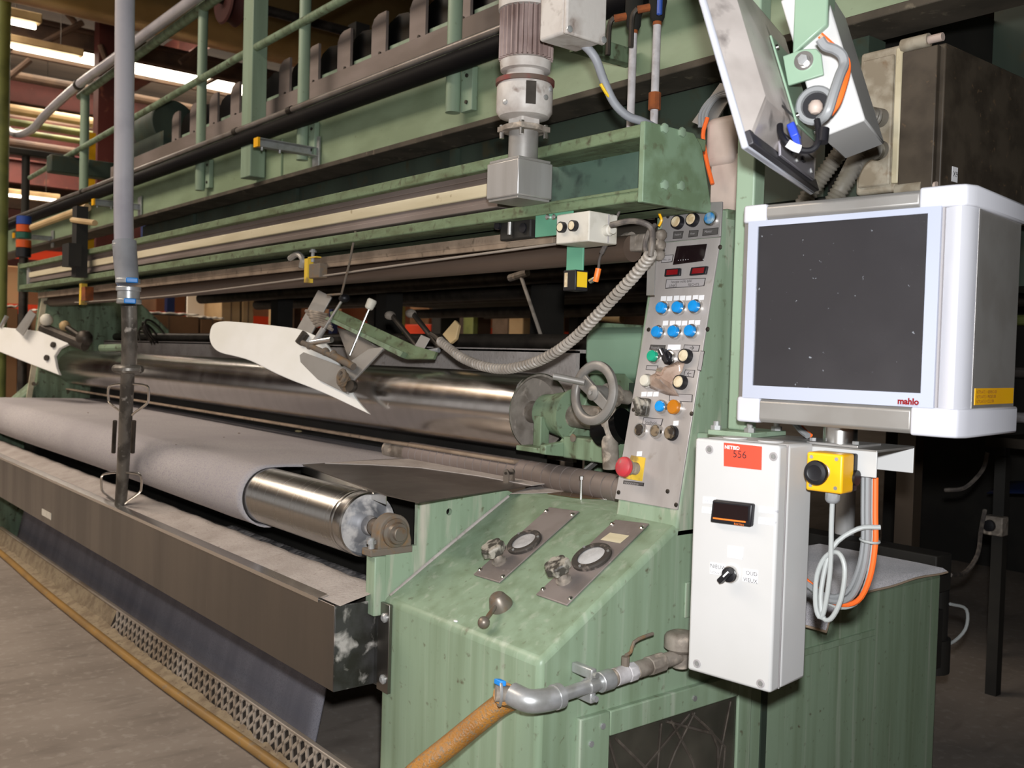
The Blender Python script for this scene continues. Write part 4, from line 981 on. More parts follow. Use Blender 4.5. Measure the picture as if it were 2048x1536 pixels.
# ------------------------------------------------------------------ bracket channel, post, control box, monitor (turned 7 degrees)
_a = math.radians(7.0)
KO = Vector((-.869, 1.492, 1.06)); KX = Vector((math.cos(_a), math.sin(_a), 0)); KY = Vector((-math.sin(_a), math.cos(_a), 0)); KZ = Vector((0, 0, 1))
K = Matrix((KX, KY, KZ)).transposed().to_4x4(); K.translation = Vector((KO.x, KO.y, 0))     # local x,y in the turned frame, z from floor
def kp(x, y, z): return K @ Vector((x, y, z))
def KPX(px, py, ax, v):
    n = {'x': KX, 'y': KY, 'z': KZ}[ax]
    p = PP(px, py, Vector((KO.x, KO.y, 0))+n*v, n); d_ = p-Vector((KO.x, KO.y, 0))
    return Vector((d_.dot(KX), d_.dot(KY), p.z))
ch = thing('bracket_channel', 'dusty grey sheet-metal channel bracket under the industrial monitor', 'bracket', kp(-.18, .08, 1.01))
MB(K).box((-.288, 0, 1.056), (0, .157, 1.060)).build('top_sheet', 'alu_grey', ch, bevel=.001)
MB(K).box((-.288, 0, 1.014), (0, .003, 1.058)).build('front_flange', 'white_box', ch, bevel=.001)
MB(K).box((-.288, .154, 1.012), (0, .157, 1.058)).build('rear_flange', 'white_box', ch, bevel=.001)
MB(K).box((-.455, .157, 1.030), (-.20, .170, 1.050)).build('wall_lug', 'green', ch, bevel=.003)
# post
po = thing('monitor_post', 'square green post bolted on a base plate beside the control column', 'post', kp(-.295, .075, 1.06))
pc = kp(-.300, .075, 0)
MB(K).box((-.336, .012, 1.060), (-.243, .145, 1.070)).build('base_plate', 'green', po, bevel=.002)
MB(K).box((-.319, .054, 1.070), (-.279, .094, 2.9)).build('tube', 'green', po, bevel=.004, seg=3)
for (x, y) in ((-.327, .028), (-.255, .028), (-.255, .128), (-.327, .128)):
    MB(K).cyl((x, y, 1.070), (x, y, 1.078), .0105, n=6).cyl((x, y, 1.078), (x, y, 1.086), .006, n=10).build('bolt', 'zinc', po)
# white control box
wb = thing('control_box', 'light grey plastic control box with meter and selector switch', 'control box', kp(-.19, -.06, .65))
bx0, bx1, bz0, bz1 = -.277, -.113, .650, 1.064
bxl = .012
MB(K).box((bx0, -.088, bz0), (bx1, 0, bz1)).build('body', 'white_box', wb, bevel=.006, seg=3)
MB(K).box((bx0+.001, -.090, bz0+.001), (bx1-.001, -.087, bz1-.001)).build('gasket', 'label_grey', wb)
MB(K).box((bx0, -.12, bz0), (bx1, -.090, bz1)).build('lid', 'white_box', wb, bevel=.005, seg=3)
def onB(px, py): return KPX(px, py, 'y', -.12)
def bsheet(name, mat, q, th=.0008, off=0.0, par=None, bevel=0):
    pts = [kp(p.x, -.12-off, p.z) for p in (onB(*c) for c in q)]
    return MB().prism(pts, -KY*th).build(name, mat, par or wb, bevel=bevel)
BF = lambda px, py, off: frame(kp(onB(px, py).x, -.12-off, onB(px, py).z), KX, KZ, -KY)
for px, py in ((1419, 899), (1547, 913), (1394, 1327), (1521, 1367)):
    c = kp(onB(px, py).x, -.12, onB(px, py).z)
    s_ = MB().lathe(c, -KY, [(0, .0075), (.001, .0075), (.0015, .006), (.0005, .0052)], 18).build('lid_screw', 'label_grey', wb)
    MB().lathe(c-KY*.0004, -KY, [(0, .0045), (.002, .004), (.002, .001)], 12).build('screw_head', 'zinc', s_)
for xx in (-.235, -.165): MB(K).lathe((xx, -.055, bz1-.0005), (0, 0, 1), [(0, .022), (.002, .0215), (.0022, .018)], 24).build('knockout_cover', 'white_box', wb)
bsheet('asset_label', 'red_label', ((1448, 932), (1523, 940), (1524, 893), (1448, 885)))
text('lettering', 'NETBID', 'label_white', wb, BF(1450, 894, .0012), .0085, bold=.0002)
text('lettering', '556', 'ink', wb, BF(1466, 908, .0012), .018)
mt = bsheet('panel_meter', 'black', ((1427, 1043), (1508, 1053), (1512, 1007), (1432, 998)), .012, 0, None, .003)
def msh(n, m, q, off): return bsheet(n, m, q, .0008, off, mt)
msh('meter_window', 'dark_glass', ((1433, 1032), (1503, 1041), (1504, 1012), (1436, 1004)), .0118)
msh('orange_stripe', 'orange', ((1434, 1036), (1499, 1044), (1499, 1041), (1434, 1033)), .0124)
text('lettering', 'ELECTRO', 'orange', mt, BF(1476, 1046, .0130), .0045)
bsheet('sticker', 'label_white', ((1406, 1006), (1431, 1008), (1432, 995), (1407, 993))); bsheet('sticker', 'label_white', ((1404, 1025), (1428, 1028), (1429, 1016), (1405, 1013)))
bsheet('sticker', 'label_white', ((1518, 1024), (1550, 1028), (1551, 1016), (1519, 1012))); bsheet('sticker', 'label_white', ((1517, 1047), (1549, 1051), (1550, 1038), (1518, 1034)))
bsheet('sticker', 'label_white', ((1455, 1114), (1485, 1119), (1487, 1095), (1456, 1091)))
bsheet('sticker', 'label_white', ((1420, 1147), (1449, 1151), (1450, 1129), (1421, 1124))); bsheet('sticker', 'label_white', ((1485, 1162), (1515, 1167), (1516, 1141), (1487, 1137)))
text('lettering', 'NIEUW', 'ink', wb, BF(1421, 1131, .0012), .0098); text('lettering', 'NOUVEAU', 'ink_grey', wb, BF(1421, 1143, .0012), .0066)
text('lettering', 'OUD', 'ink', wb, BF(1492, 1145, .0012), .0098); text('lettering', 'VIEUX', 'ink', wb, BF(1487, 1158, .0012), .0098)
text('lettering', 'LINKERWAL', 'ink_faint', wb, BF(1408, 1001, .0012), .0048); text('lettering', 'RECHTERWAL', 'ink_faint', wb, BF(1406, 1020, .0012), .0044)
text('lettering', 'COTE GAUCHE', 'ink_faint', wb, BF(1520, 1018, .0012), .0050); text('lettering', 'COTE DROIT', 'ink_faint', wb, BF(1519, 1041, .0012), .0054)
text('lettering', 'FOUT POSITIE', 'ink_faint', wb, BF(1457, 1099, .0012), .0045); text('lettering', 'FAUTE DE POSITION', 'ink_faint', wb, BF(1456, 1111, .0012), .0032)
# selector switch
c = kp(onB(1463, 1148).x, -.12, onB(1463, 1148).z)
ss = MB().lathe(c, -KY, [(0, .0150), (.005, .0150), (.007, .0138), (.007, .012)], 26).build('selector_switch', 'bright_metal', wb)
MB().lathe(c, -KY, [(0, .0125), (.012, .0125), (.013, .010), (.0132, .001)], 22).build('selector_cap', 'black', ss)
dv = (kp(*onB(1446, 1160))-kp(*onB(1466, 1141))).normalized(); sv = (-KY).cross(dv)
MB(frame(c-KY*.010, sv, dv, -KY)).hexa([(-.005, -.013, 0), (.005, -.013, 0), (.0045, .019, 0), (-.0045, .019, 0), (-.005, -.013, .014), (.005, -.013, .014), (.0045, .017, .014), (-.0045, .017, .014)]).build('selector_handle', 'black', ss, bevel=.0015)
MB(frame(c-KY*.0243, sv, dv, -KY)).box((-.0014, -.012, 0), (.0014, .002, .0006)).build('pointer_mark', 'label_white', ss)
# side cable of the control box
sc = [kp(bx0, -.04, .990), kp(bx0-.02, -.03, .990), kp(bx0-.05, -.01, .965), kp(bx0-.062, 0, .92), kp(bx0-.05, .0, .885), kp(bx0-.03, .0, .865), kp(bx0-.005, .005, .855)]
t = thing('box_cable', 'short grey cable looping out of the left side of the control box', 'cable', sc[-1])
MB().tube(sc, .0048, 10).build('sheath', 'cable_grey', t)
MB().cyl(kp(bx0+.002, -.04, .990), kp(bx0-.012, -.04, .990), .009, n=12).build('gland', 'cable_grey', t)

# ------------------------------------------------------------------ industrial monitor
im = thing('industrial_monitor', 'light grey industrial monitor with dusty dark screen on a pedestal', 'monitor', kp(-.085, .08, 1.06))
mx0, mx1, mz0, mz1, my0, my1 = -.236, .152, 1.108, 1.457, -.06, .19
sc0, sc1, sz0, sz1 = -.200, .092, 1.160, 1.437
rw = .038          # rail height
fx1 = .112         # right edge of the flat front bezel
MB(K).box((mx0+.03, my0+.012, mz0+.002), (mx1-.03, my1-.006, mz1-.002)).build('core', 'alu_grey', im)
# front bezel frame around the screen
bz_ = MB(K); y0, y1 = my0-.004, my0+.010
X0_, X1_, Z0_, Z1_ = mx0+.017, fx1, mz0+.030, mz1-.010
bz_.box((X0_, y0, Z0_), (sc0, y1, Z1_)).box((sc1, y0, Z0_), (X1_, y1, Z1_)).box((sc0, y0, Z0_), (sc1, y1, sz0)).box((sc0, y0, sz1), (sc1, y1, Z1_))
bz_.build('front_bezel', 'bezel_blue', im)
MB(K).box((sc0-.001, my0-.001, sz0-.001), (sc1+.001, my0+.008, sz1+.001)).build('screen', 'screen', im)
for gx_ in (X0_-.004, X1_): MB(K).box((gx_, my0+.002, Z0_-.003), (gx_+.003, my0+.012, Z1_+.003)).build('bezel_gap', 'label_grey', im)
text('brand_lettering', 'mahlo', hx and 'red_lens', im, frame(kp(KPX(1795, 802, 'y', my0-.0045).x, my0-.0048, KPX(1795, 802, 'y', my0).z), KX, KZ, -KY), .0135, bold=.0006)
text('brand_subtitle', 'process control systems', 'ink_faint', im, frame(kp(KPX(1795, 809, 'y', my0-.0045).x, my0-.0048, KPX(1795, 809, 'y', my0).z), KX, KZ, -KY), .0032)
# rails
zt0, zt1 = mz1-.012, mz1+.016
def rail(name, x0, x1, z0, z1, mat='alu_grey', yfront=my0-.002):
    return MB(K).prism([(x0, yfront+.006, z0), (x0, yfront, z0+.006), (x0, yfront, z1-.006), (x0, yfront+.006, z1), (x0, my1, z1), (x0, my1, z0)], (x1-x0, 0, 0)).build(name, mat, im, bevel=.002)
rail('top_rail', mx0+.05, mx1-.075, mz1-.010, mz1+.018)
rail('bottom_rail', mx0+.05, mx1-.075, mz0-.012, mz0+.030)
def corner(name, x0, x1, z0, z1, right):
    if right:
        prof = [(x0, my0-.003), (mx1-.022, my0-.003), (mx1-.006, my0+.002), (mx1+.004, my0+.022), (mx1+.004, my1+.003), (x0, my1+.003)]
    else:
        prof = [(x1, my0-.003), (x0+.008, my0-.003), (x0, my0+.008), (x0, my1+.003), (x1, my1+.003)]
    MB(K).prism([(a, b, z0) for a, b in prof], (0, 0, z1-z0)).build(name, 'white_plastic', im, bevel=.004, seg=3)
corner('corner_cap', mx0, mx0+.05, mz1-.012, mz1+.019, False); corner('corner_cap', mx0, mx0+.05, mz0-.013, mz0+.031, False)
corner('corner_cap', mx1-.075, mx1, mz1-.012, mz1+.021, True); corner('corner_cap', mx1-.075, mx1, mz0-.014, mz0+.031, True)
# side rails
MB(K).prism([(mx0+.016, my0+.0, mz0), (mx0+.004, my0+.006, mz0), (mx0+.003, my1, mz0), (mx0+.03, my1, mz0)], (0, 0, mz1-mz0)).build('left_rail', 'alu_grey', im)
prf = [(fx1+.003, my0+.008)]+[(fx1+.003+(mx1-.014-fx1)*math.sin(math.radians(t)), my0+.008-.010*math.sin(math.radians(t*1.6 if t < 56 else 90))) for t in range(10, 91, 10)]+[(mx1-.004, my0+.008), (mx1, my0+.03), (mx1, my0+.045), (fx1+.01, my0+.045)]
MB(K).prism([(a, b, mz0+.03) for a, b in prf], (0, 0, mz1-mz0-.042)).build('right_rail', 'white_plastic', im, recalc=True)
MB(K).box((mx1-.03, my0+.048, mz0+.03), (mx1-.002, my1, mz1-.011)).build('side_panel', 'alu_grey', im, bevel=.001)
MB(K).box((mx1-.012, my0+.041, mz0+.03), (mx1+.0005, my0+.050, mz1-.011)).build('side_trim', 'alu', im)
# yellow network sticker on the side panel
s0 = KPX(1957, 800, 'x', mx1-.001); s1 = KPX(2022, 790, 'x', mx1-.001)
syl, syr = my0+.06, my1-.006
zs0, zs1 = mz0+.036, mz0+.062
MB(K).box((mx1-.002, syl, zs0), (mx1-.0010, syr, zs1)).build('yellow_sticker', 'yellow', im)
for k, s_ in enumerate(('NETPLAATS 1 = BEREIKO 008', 'NETPLAATS 2 = PRESSES 008', 'NETPLAATS 3 = CO.2 008')):
    text('lettering', s_, 'rust', im, frame(kp(mx1-.0004, syl+.004, zs1-.006-.0075*k), KY, KZ, KX), .0072)
# pedestal
MB(K).lathe((-.085, .042, 1.062), (0, 0, 1), [(0, .029), (.036, .029)], 32).build('pedestal', 'bright_metal', im)
MB(K).box((-.130, .006, 1.060), (-.036, .10, 1.0645)).build('pedestal_plate', 'alu', im, bevel=.001)
for x, y in ((-.122, .015), (-.044, .015)): MB(K).cyl((x, y, 1.0655), (x, y, 1.071), .006, n=6).build('bolt', 'zinc', im)

# ------------------------------------------------------------------ yellow emergency stop station
ys_ = thing('emergency_station', 'yellow emergency stop box with black button under the monitor', 'emergency stop', kp(-.06, -.035, .985))
ex0, ex1, ez0, ez1 = -.094, -.030, .988, 1.053
MB(K).box((ex0, -.062, ez0), (ex1, -.018, ez1)).build('cover', 'yellow', ys_, bevel=.004, seg=3)
MB(K).box((ex0+.001, -.018, ez0+.001), (ex1-.001, -.001, ez1-.001)).build('base', 'black', ys_, bevel=.003)
MB(K).cyl((ex1-.006, -.012, 1.012), (ex1+.004, -.012, 1.012), .013, n=16).build('side_plug', 'black', ys_)
cz = 1.022; cxx = KPX(1640, 944, 'y', -.07).x
MB(K).lathe((cxx, -.062, cz), (0, -1, 0), [(0, .014), (.003, .014), (.004, .012), (.014, .012)], 22).build('button_stem', 'alu', ys_)
MB(K).lathe((cxx, -.075, cz), (0, -1, 0), [(0, .012), (.003, .019), (.010, .0205), (.014, .019), (.0155, .013), (.0145, .011), (.0145, .001)], 28).build('mushroom_button', 'black', ys_)
for x, z in ((ex0+.009, ez0+.009), (ex1-.011, ez0+.009), (ex0+.009, ez1-.008), (ex1-.011, ez1-.008)):
    MB(K).lathe((x, -.062, z), (0, -1, 0), [(0, .0035), (.0012, .003)], 10).build('screw', 'zinc', ys_)
gx = -.058
MB(K).lathe((gx, -.035, ez0), (0, 0, -1), [(0, .012), (.004, .0125), (.014, .0125), (.018, .010), (.020, .007)], 10).build('gland', 'cable_grey', ys_)
# its hanging cable, coiled and tied
lc = [kp(gx, -.035, ez0-.018), kp(gx, -.035, .93), kp(gx+.001, -.035, .86), kp(gx-.004, -.036, .80), kp(gx-.012, -.036, .772), kp(gx-.022, -.036, .79), kp(gx-.025, -.03, .84), kp(gx-.012, -.026, .875), kp(gx+.012, -.03, .885), kp(gx+.026, -.034, .86), kp(gx+.022, -.036, .81), kp(gx+.006, -.036, .774), kp(gx-.01, -.034, .775), kp(gx-.016, -.03, .82), kp(gx-.004, -.02, .89), kp(gx+.03, .0, .925), kp(gx+.06, .02, .93)]
tag(MB().tube(lc, .0042, 10).build('coiled_cable', 'cable_light'), 'light grey cable hanging in a tied coil below the yellow stop box', 'cable')
# cable bundle from the channel
bt = [(.022, .02, 1.012), (.024, .02, .95), (.026, .02, .90), (.018, .022, .845), (-.005, .03, .80), (-.045, .04, .785), (-.09, .05, .80), (-.14, .05, .83)]
def bundle(name, mat, dx, dy, r, label, dz=0):
    tag(MB().tube([kp(x-.045+dx, y+dy, z+dz*(1 if z < .9 else 0)) for x, y, z in bt], r, 8).build(name, mat), label, 'cable', 'cables hanging from the bracket channel')
bundle('grey_cable', 'cable_grey', 0, 0, .0058, 'thick grey cable hanging from the channel next to the orange one')
bundle('grey_cable', 'cable_grey', -.009, .004, .0045, 'second grey cable pressed against the thick hanging one', .006)
bundle('orange_cable', 'cable_orange', .012, .004, .0048, 'bright orange cable hanging in the bundle under the channel', -.004)
bundle('pale_cable', 'cable_light', .004, .012, .0040, 'pale cable at the back of the hanging bundle', -.012)
tie = kp(-.015, .02, .905); tag(MB().torus(tie, (0.1, 0, 1), .0155, .0022, 20, 6).build('cable_tie', 'cable_light'), 'white plastic tie around the hanging cable bundle', 'cable tie')
# grey and orange cables on the channel behind the post
for k, (m, dy, lb_, gr) in enumerate((('cable_grey', 0, 'grey cable rising from the channel behind the post foot', .006), ('cable_orange', .012, 'orange cable beside the post foot on the channel', .004))):
    tag(MB().tube([kp(-.18, .11+dy, 1.066), kp(-.20, .12+dy, 1.075), kp(-.225, .135+dy, 1.090), kp(-.245, .15+dy, 1.094), kp(-.275, .17+dy, 1.09)], gr, 8).build('channel_cable', m), lb_, 'cable')

# ------------------------------------------------------------------ carpet offcut on the cabinet
zc = .632
ca = [Vector((-1.62, 1.83, zc)), Vector((-1.325, 1.83, zc-.002)), Vector((-1.285, 2.03, zc-.035)), Vector((-1.325, 2.25, zc-.010)), Vector((-1.335, 2.66, zc)), Vector((-1.62, 2.70, zc))]
def carp(u, v):
    y = 1.84+.85*v
    edge = -1.338+.062*math.exp(-abs(y-2.0)/.11)
    x = -1.75+(edge+1.75)*u
    over = max(0, x-(-1.345))
    z = zc+.004-over*.85+.003*math.sin(y*23)*max(0, u-.8)*4
    return (x, y, z)
co = thing('carpet_offcut', 'grey carpet offcut draped over the green cabinet top', 'carpet', (-1.55, 2.25, zc))
MB().grid(carp, 30, 26).build('pile', 'carpet', co)
MB().grid(lambda u, v: tuple(Vector(carp(u, v))-Vector((0, 0, .006))), 30, 26).build('backing', 'carpet_back', co)
rim = [carp(1, v/26) for v in range(27)]
MB().tube([Vector(p)-Vector((0, 0, .003)) for p in rim], .0032, 6, smooth=1).build('cut_edge', 'carpet_back', co)
lcp = PX(1655, 1195, 'Z', zc+.006)
tag(MB().ball((lcp.x, lcp.y, zc+.008), .03, 12, (1.3, .9, .18)).build('lint_clump', 'dirty_metal'), 'dark flattened lint clump on the grey carpet', 'debris')
# dark motor hung on the far cabinet side
t = thing('side_motor', 'dark motor with loose cable on the far side of the cabinet', 'motor', (-1.42, 2.80, .2))
MB().cyl((-1.44, 2.80, .40), (-1.44, 2.80, .56), .05, n=20).cyl((-1.44, 2.80, .30), (-1.44, 2.80, .40), .06, n=20).build('motor_case', 'dark_machine', t)
MB().box((-1.52, 2.67, .33), (-1.38, 2.76, .5)).build('mount', 'dark_machine', t)
MB().tube([(-1.40, 2.84, .50), (-1.38, 2.90, .48), (-1.38, 2.90, .42), (-1.40, 2.85, .38), (-1.41, 2.80, .40)], .005, 8).build('loose_cable', 'cable_light', t)

# ------------------------------------------------------------------ hung flat monitor seen from behind
TH = Vector((-.36, .93, 0)).normalized(); TBk = Vector((TH.y, -TH.x, 0)); th = math.radians(18)
TU = (-TBk*math.sin(th)+Vector((0, 0, 1))*math.cos(th)); TN = (TBk*math.cos(th)+Vector((0, 0, 1))*math.sin(th))     # along, up, back normal
TS = .9
def PDT(px, py, d_): return PD(px, py, d_*TS)
T0 = PDT(1505, 290, 1.5)
TM = frame(T0, TH*TS, TU*TS, TN*TS)
tv = thing('flat_monitor', 'flat monitor hung from above, seen from its dusty back', 'monitor', T0)
W_, H_ = .455, .33
MB(TM).box((0, 0, -.018), (W_, H_, -.006)).build('front_frame', 'tv_edge', tv, bevel=.003)
MB(TM).box((.012, .012, -.019), (W_-.012, H_-.012, -.017)).build('screen', 'black_gloss', tv)
bk = MB(TM)
lo = [(.004, .004), (W_-.004, .004), (W_-.004, H_-.004), (.004, H_-.004)]; hi = [(.05, .075), (W_-.05, .075), (W_-.05, H_-.03), (.05, H_-.03)]
bk.add([(x, y, -.006) for x, y in lo]+[(x, y, .030) for x, y in hi], [(0, 1, 5, 4), (1, 2, 6, 5), (2, 3, 7, 6), (3, 0, 4, 7), (4, 5, 6, 7)])
bk.build('back_shell', 'tv_shell', tv, bevel=.004)
MB(TM).box((.002, .002, -.012), (W_-.002, .026, .003)).build('bottom_edge', 'tv_dark', tv, bevel=.002)
MB(TM).hexa([(.16, .05, .012), (.40, .05, .012), (.40, .085, .026), (.16, .085, .026), (.16, .05, .018), (.40, .05, .018), (.40, .095, .0315), (.16, .095, .0315)]).build('port_recess', 'tv_dark', tv)
MB(TM).hexa([(.155, .012, .003), (.40, .012, .003), (.40, .055, .014), (.155, .055, .014), (.155, .012, .008), (.40, .012, .008), (.40, .055, .019), (.155, .055, .019)]).build('port_panel', 'tv_ports', tv, bevel=.001)
for x in (.20, .225, .30): MB(TM).box((x, .028, .010), (x+.014, .038, .017)).build('port', 'black', tv)
for x in (.26, .37): MB(TM).cyl((x, .024, .008), (x, .024, .014), .005, n=10).build('screw', 'zinc', tv)
# mount plate and swivel on the hanging tube
vp = thing('monitor_mount', 'green swivel mount with big washer holding the hung monitor', 'mount', TM @ Vector((.2, .2, .03)))
MB(TM).box((.235, .075, .031), (.40, .245, .035)).build('vesa_plate', 'green_clean', vp, bevel=.001)
for x, y in ((.25, .095), (.385, .095), (.25, .225), (.385, .225)): MB(TM).lathe((x, y, .035), (0, 0, 1), [(0, .006), (.004, .005)], 10).build('screw', 'bright_metal', vp)
hcx = .105
# lug standing off the plate, seen flat toward the camera, bolt through it
lp0 = TM @ Vector((.245, 0, 0))
MB().prism([PP(a, b, lp0, TH) for a, b in ((1565, 112), (1605, 98), (1632, 97), (1642, 108), (1647, 149), (1576, 171))], TH*.007).build('lug', 'green_clean', vp, bevel=.0015, recalc=True)
wc = PP(1608, 122, lp0, TH)
MB().lathe(wc, -TH, [(0, .0150), (.0025, .0150), (.0025, .010), (.006, .010)], 24).build('washer', 'bright_metal', vp)
MB().lathe(wc-TH*.004, -TH, [(0, .0080), (.007, .0080)], 6).build('hex_bolt', 'zinc', vp)
# hanging square tube
ht0 = PDT(1626, 108, 1.72)
t = thing('hanging_tube', 'green square tube hanging from above with cut open end', 'post', ht0)
hx0 = PDT(1600, 60, 1.62); wtube = .045
hc2 = PDT(1626, 108, 1.72)
MB(frame((hc2.x, hc2.y, 0), TH, TBk, KZ)).prism([(-.026, -.026, hc2.z-.005), (.026, -.026, hc2.z-.005), (.026, .026, hc2.z+.035), (-.026, .026, hc2.z+.035)], (0, 0, 1.2)).build('tube', 'green_clean', t, bevel=.003)
# white equipment box behind the hung monitor
wq = thing('equipment_box', 'white sheet-metal box with cable hole behind the hung monitor', 'box', TM @ Vector((.45, .05, .12)))
bq = PDT(1643, 275, 1.70)
BM = frame(bq, TN*TS, TU*TS, -TH*TS)
MB(BM).box((0, 0, -.20), (.076, .262, 0)).build('case', 'white_box', wq, bevel=.003)
rc_ = PP(1632, 212, bq, TH)
MB().lathe(rc_, -TH, [(0, .031), (.005, .031), (.008, .028), (.008, .022), (.002, .0205)], 28, cap=False).build('grommet_ring', 'cable_grey', wq)
MB().lathe(rc_, -TH, [(0, .021), (.001, .021)], 20).build('cable_hole', 'black', wq)
MB().ball(rc_-TH*.008-TU*.004, .012, 10, (1, 1, 1)).build('cable_sleeve', 'pink_beige', wq)
# cables at the box
tag(MB().tube([PDT(1640, 78, 1.60), PDT(1650, 92, 1.60), PDT(1668, 98, 1.60), PDT(1684, 110, 1.60), PDT(1688, 130, 1.60), PDT(1680, 150, 1.59), PDT(1668, 185, 1.58), PDT(1655, 225, 1.58), PDT(1640, 240, 1.60)], .0075, 10).build('tube_cable', 'cable_grey'), 'thick grey cable from the hanging tube into the white box hole', 'cable')
tag(MB().tube([PDT(1640, 70, 1.61), PDT(1660, 88, 1.61), PDT(1690, 115, 1.61), PDT(1695, 140, 1.61), PDT(1688, 170, 1.60), PDT(1676, 205, 1.60), PDT(1660, 228, 1.61)], .005, 8).build('tube_cable', 'cable_orange'), 'orange cable beside the thick grey one at the white box', 'cable')
tag(MB().tube([PDT(1634, 240, 1.58), PDT(1638, 262, 1.57), PDT(1636, 285, 1.56), PDT(1622, 300, 1.56), PDT(1600, 300, 1.56), PDT(1575, 288, 1.56), PDT(1562, 268, 1.57), PDT(1560, 250, 1.58)], .0048, 8).build('signal_cable', 'black'), 'black signal cable looping to the back of the hung monitor', 'cable')
tag(MB().tube([PDT(1600, 298, 1.555), PDT(1588, 294, 1.555), PDT(1575, 286, 1.555)], .0062, 8).build('cable_label', 'label_white'), 'white printed tag around the black signal cable', 'label')
t = thing('signal_plug', 'blue video plug on the back of the hung monitor', 'plug', PDT(1588, 262, 1.575))
a, b = PDT(1583, 250, 1.58), PDT(1596, 288, 1.565)
fx = (b-a).normalized(); fz = TN; fy = fz.cross(fx).normalized()
MB(frame(a, fx, fy, fx.cross(fy))).box((0, -.008, -.006), (.024, .008, .006)).build('plug_body', 'blue_plug', t, bevel=.002)
MB(frame(a, fx, fy, fx.cross(fy))).hexa([(.024, -.006, -.005), (.040, -.004, -.003), (.040, .004, -.003), (.024, .006, -.005), (.024, -.006, .005), (.040, -.004, .003), (.040, .004, .003), (.024, .006, .005)]).build('plug_boot', 'blue_plug', t)
MB().cyl(PDT(1648, 258, 1.565), PDT(1645, 285, 1.56), .008, n=12).build('ferrite', 'black', t)

# ------------------------------------------------------------------ X9 cabinet with corrugated hoses
x9b = thing('switch_cabinet', 'dark brown switch cabinet with beige cover marked X9', 'cabinet', (-1.1, 2.4, 1.57))
xa, xb_, xm = -1.235, -1.045, -1.130
MB().box((xm, 2.0, 1.57), (xb_, 2.9, 1.885)).build('housing', 'brown_box', x9b, bevel=.003)
MB().box((xm-.004, 1.985, 1.575), (xm+.075, 2.0, 1.88)).build('dark_door', 'brown_box', x9b, bevel=.002)
MB().box((xa-.01, 2.0, 1.585), (xm, 2.7, 1.905)).build('beige_cover', 'beige_box', x9b, bevel=.008, seg=3)
MB().box((xa+.0, 1.992, 1.60), (xm-.028, 2.0, 1.885)).build('cover_panel', 'beige_box', x9b, bevel=.004)
MB().box((xm-.022, 1.988, 1.60), (xm-.006, 2.001, 1.895)).build('gasket_strip', 'cream', x9b, bevel=.003)
for z, dz in ((1.897, 0), (1.585, 0)):
    MB().cyl((xm-.01, 1.995, z), (xm+.05, 1.995, z), .0145, n=16).build('hinge_barrel', 'beige_box', x9b)
    MB().cyl((xm+.05, 1.995, z), (xb_-.005, 1.995, z), .009, n=12).build('hinge_pin', 'pink_beige', x9b)
lx = PX(1910, 349, 'X', xb_+.001)
MB().box((xb_, lx.y-.012, lx.z-.016), (xb_+.001, lx.y+.012, lx.z+.016)).build('marker_label', 'label_white', x9b)
text('lettering', 'X9', 'ink', x9b, frame((xb_+.0014, lx.y-.009, lx.z), (0, 1, 0), (0, 0, 1), (1, 0, 0)), .017)
for py in (236, 300):
    g0 = PX(1760, py, 'Y', 1.99)
    MB().cyl((g0.x, 1.995, g0.z), (g0.x-.008, 1.955, g0.z), .021, n=20).build('hose_gland', 'corrugated', x9b)
tag(MB().box((-1.30, 2.05, 1.5), (-1.255, 2.12, 1.96)).build('cabinet_upright', 'green_dark'), 'dark green upright behind the beige cabinet cover', 'post')
def corrugated(name, path, r, label, pitch=.0085):
    t = thing(name, label, 'hose', path[-1], 'corrugated hoses behind the monitor')
    core = MB(); P = [Vector(p) for p in path]
    # smooth path samples
    b = MB(); b.tube(P, r, 4, smooth=12)
    m = len(b.v)//4
    cen = [sum((Vector(b.v[i*4+k]) for k in range(4)), Vector())/4 for i in range(m)]
    L = [0]
    for i in range(1, m): L.append(L[-1]+(cen[i]-cen[i-1]).length)
    n = int(L[-1]/pitch)*2; pts = []; rad = []
    for k in range(n+1):
        s_ = L[-1]*k/n; i = max(j for j in range(m) if L[j] <= s_+1e-9); i = min(i, m-2)
        u = (s_-L[i])/max(1e-9, L[i+1]-L[i]); pts.append(cen[i].lerp(cen[i+1], u)); rad.append(r if k % 2 else r*.80)
    MB().tube(pts, rad, 16, smooth=1).build('sleeve', 'corrugated', t, ang=80)
corrugated('corrugated_hose', [PX(1757, 236, 'Y', 1.955), PX(1735, 232, 'Y', 1.93), PX(1710, 250, 'Y', 1.90), PX(1690, 290, 'Y', 1.88), PX(1650, 345, 'Y', 1.86), PX(1610, 400, 'Y', 1.84), PX(1590, 440, 'Y', 1.83)], .019, 'corrugated grey hose from the upper gland, partly hidden by the hung monitor')
corrugated('corrugated_hose', [PX(1757, 302, 'Y', 1.955), PX(1738, 302, 'Y', 1.92), PX(1715, 318, 'Y', 1.86), PX(1695, 355, 'Y', 1.82), PX(1665, 405, 'Y', 1.80), PX(1640, 450, 'Y', 1.79)], .0195, 'corrugated grey hose curving from the lower gland down behind the monitor')
# thin vertical grey pipe behind post
c = PX(1545, 300, 'Y', 1.98); tag(MB().cyl((c.x, 1.90, 1.3), (c.x, 1.90, 2.6), .0095, n=14).build('thin_pipe', 'zinc'), 'thin galvanised pipe standing behind the hung monitor', 'pipe')
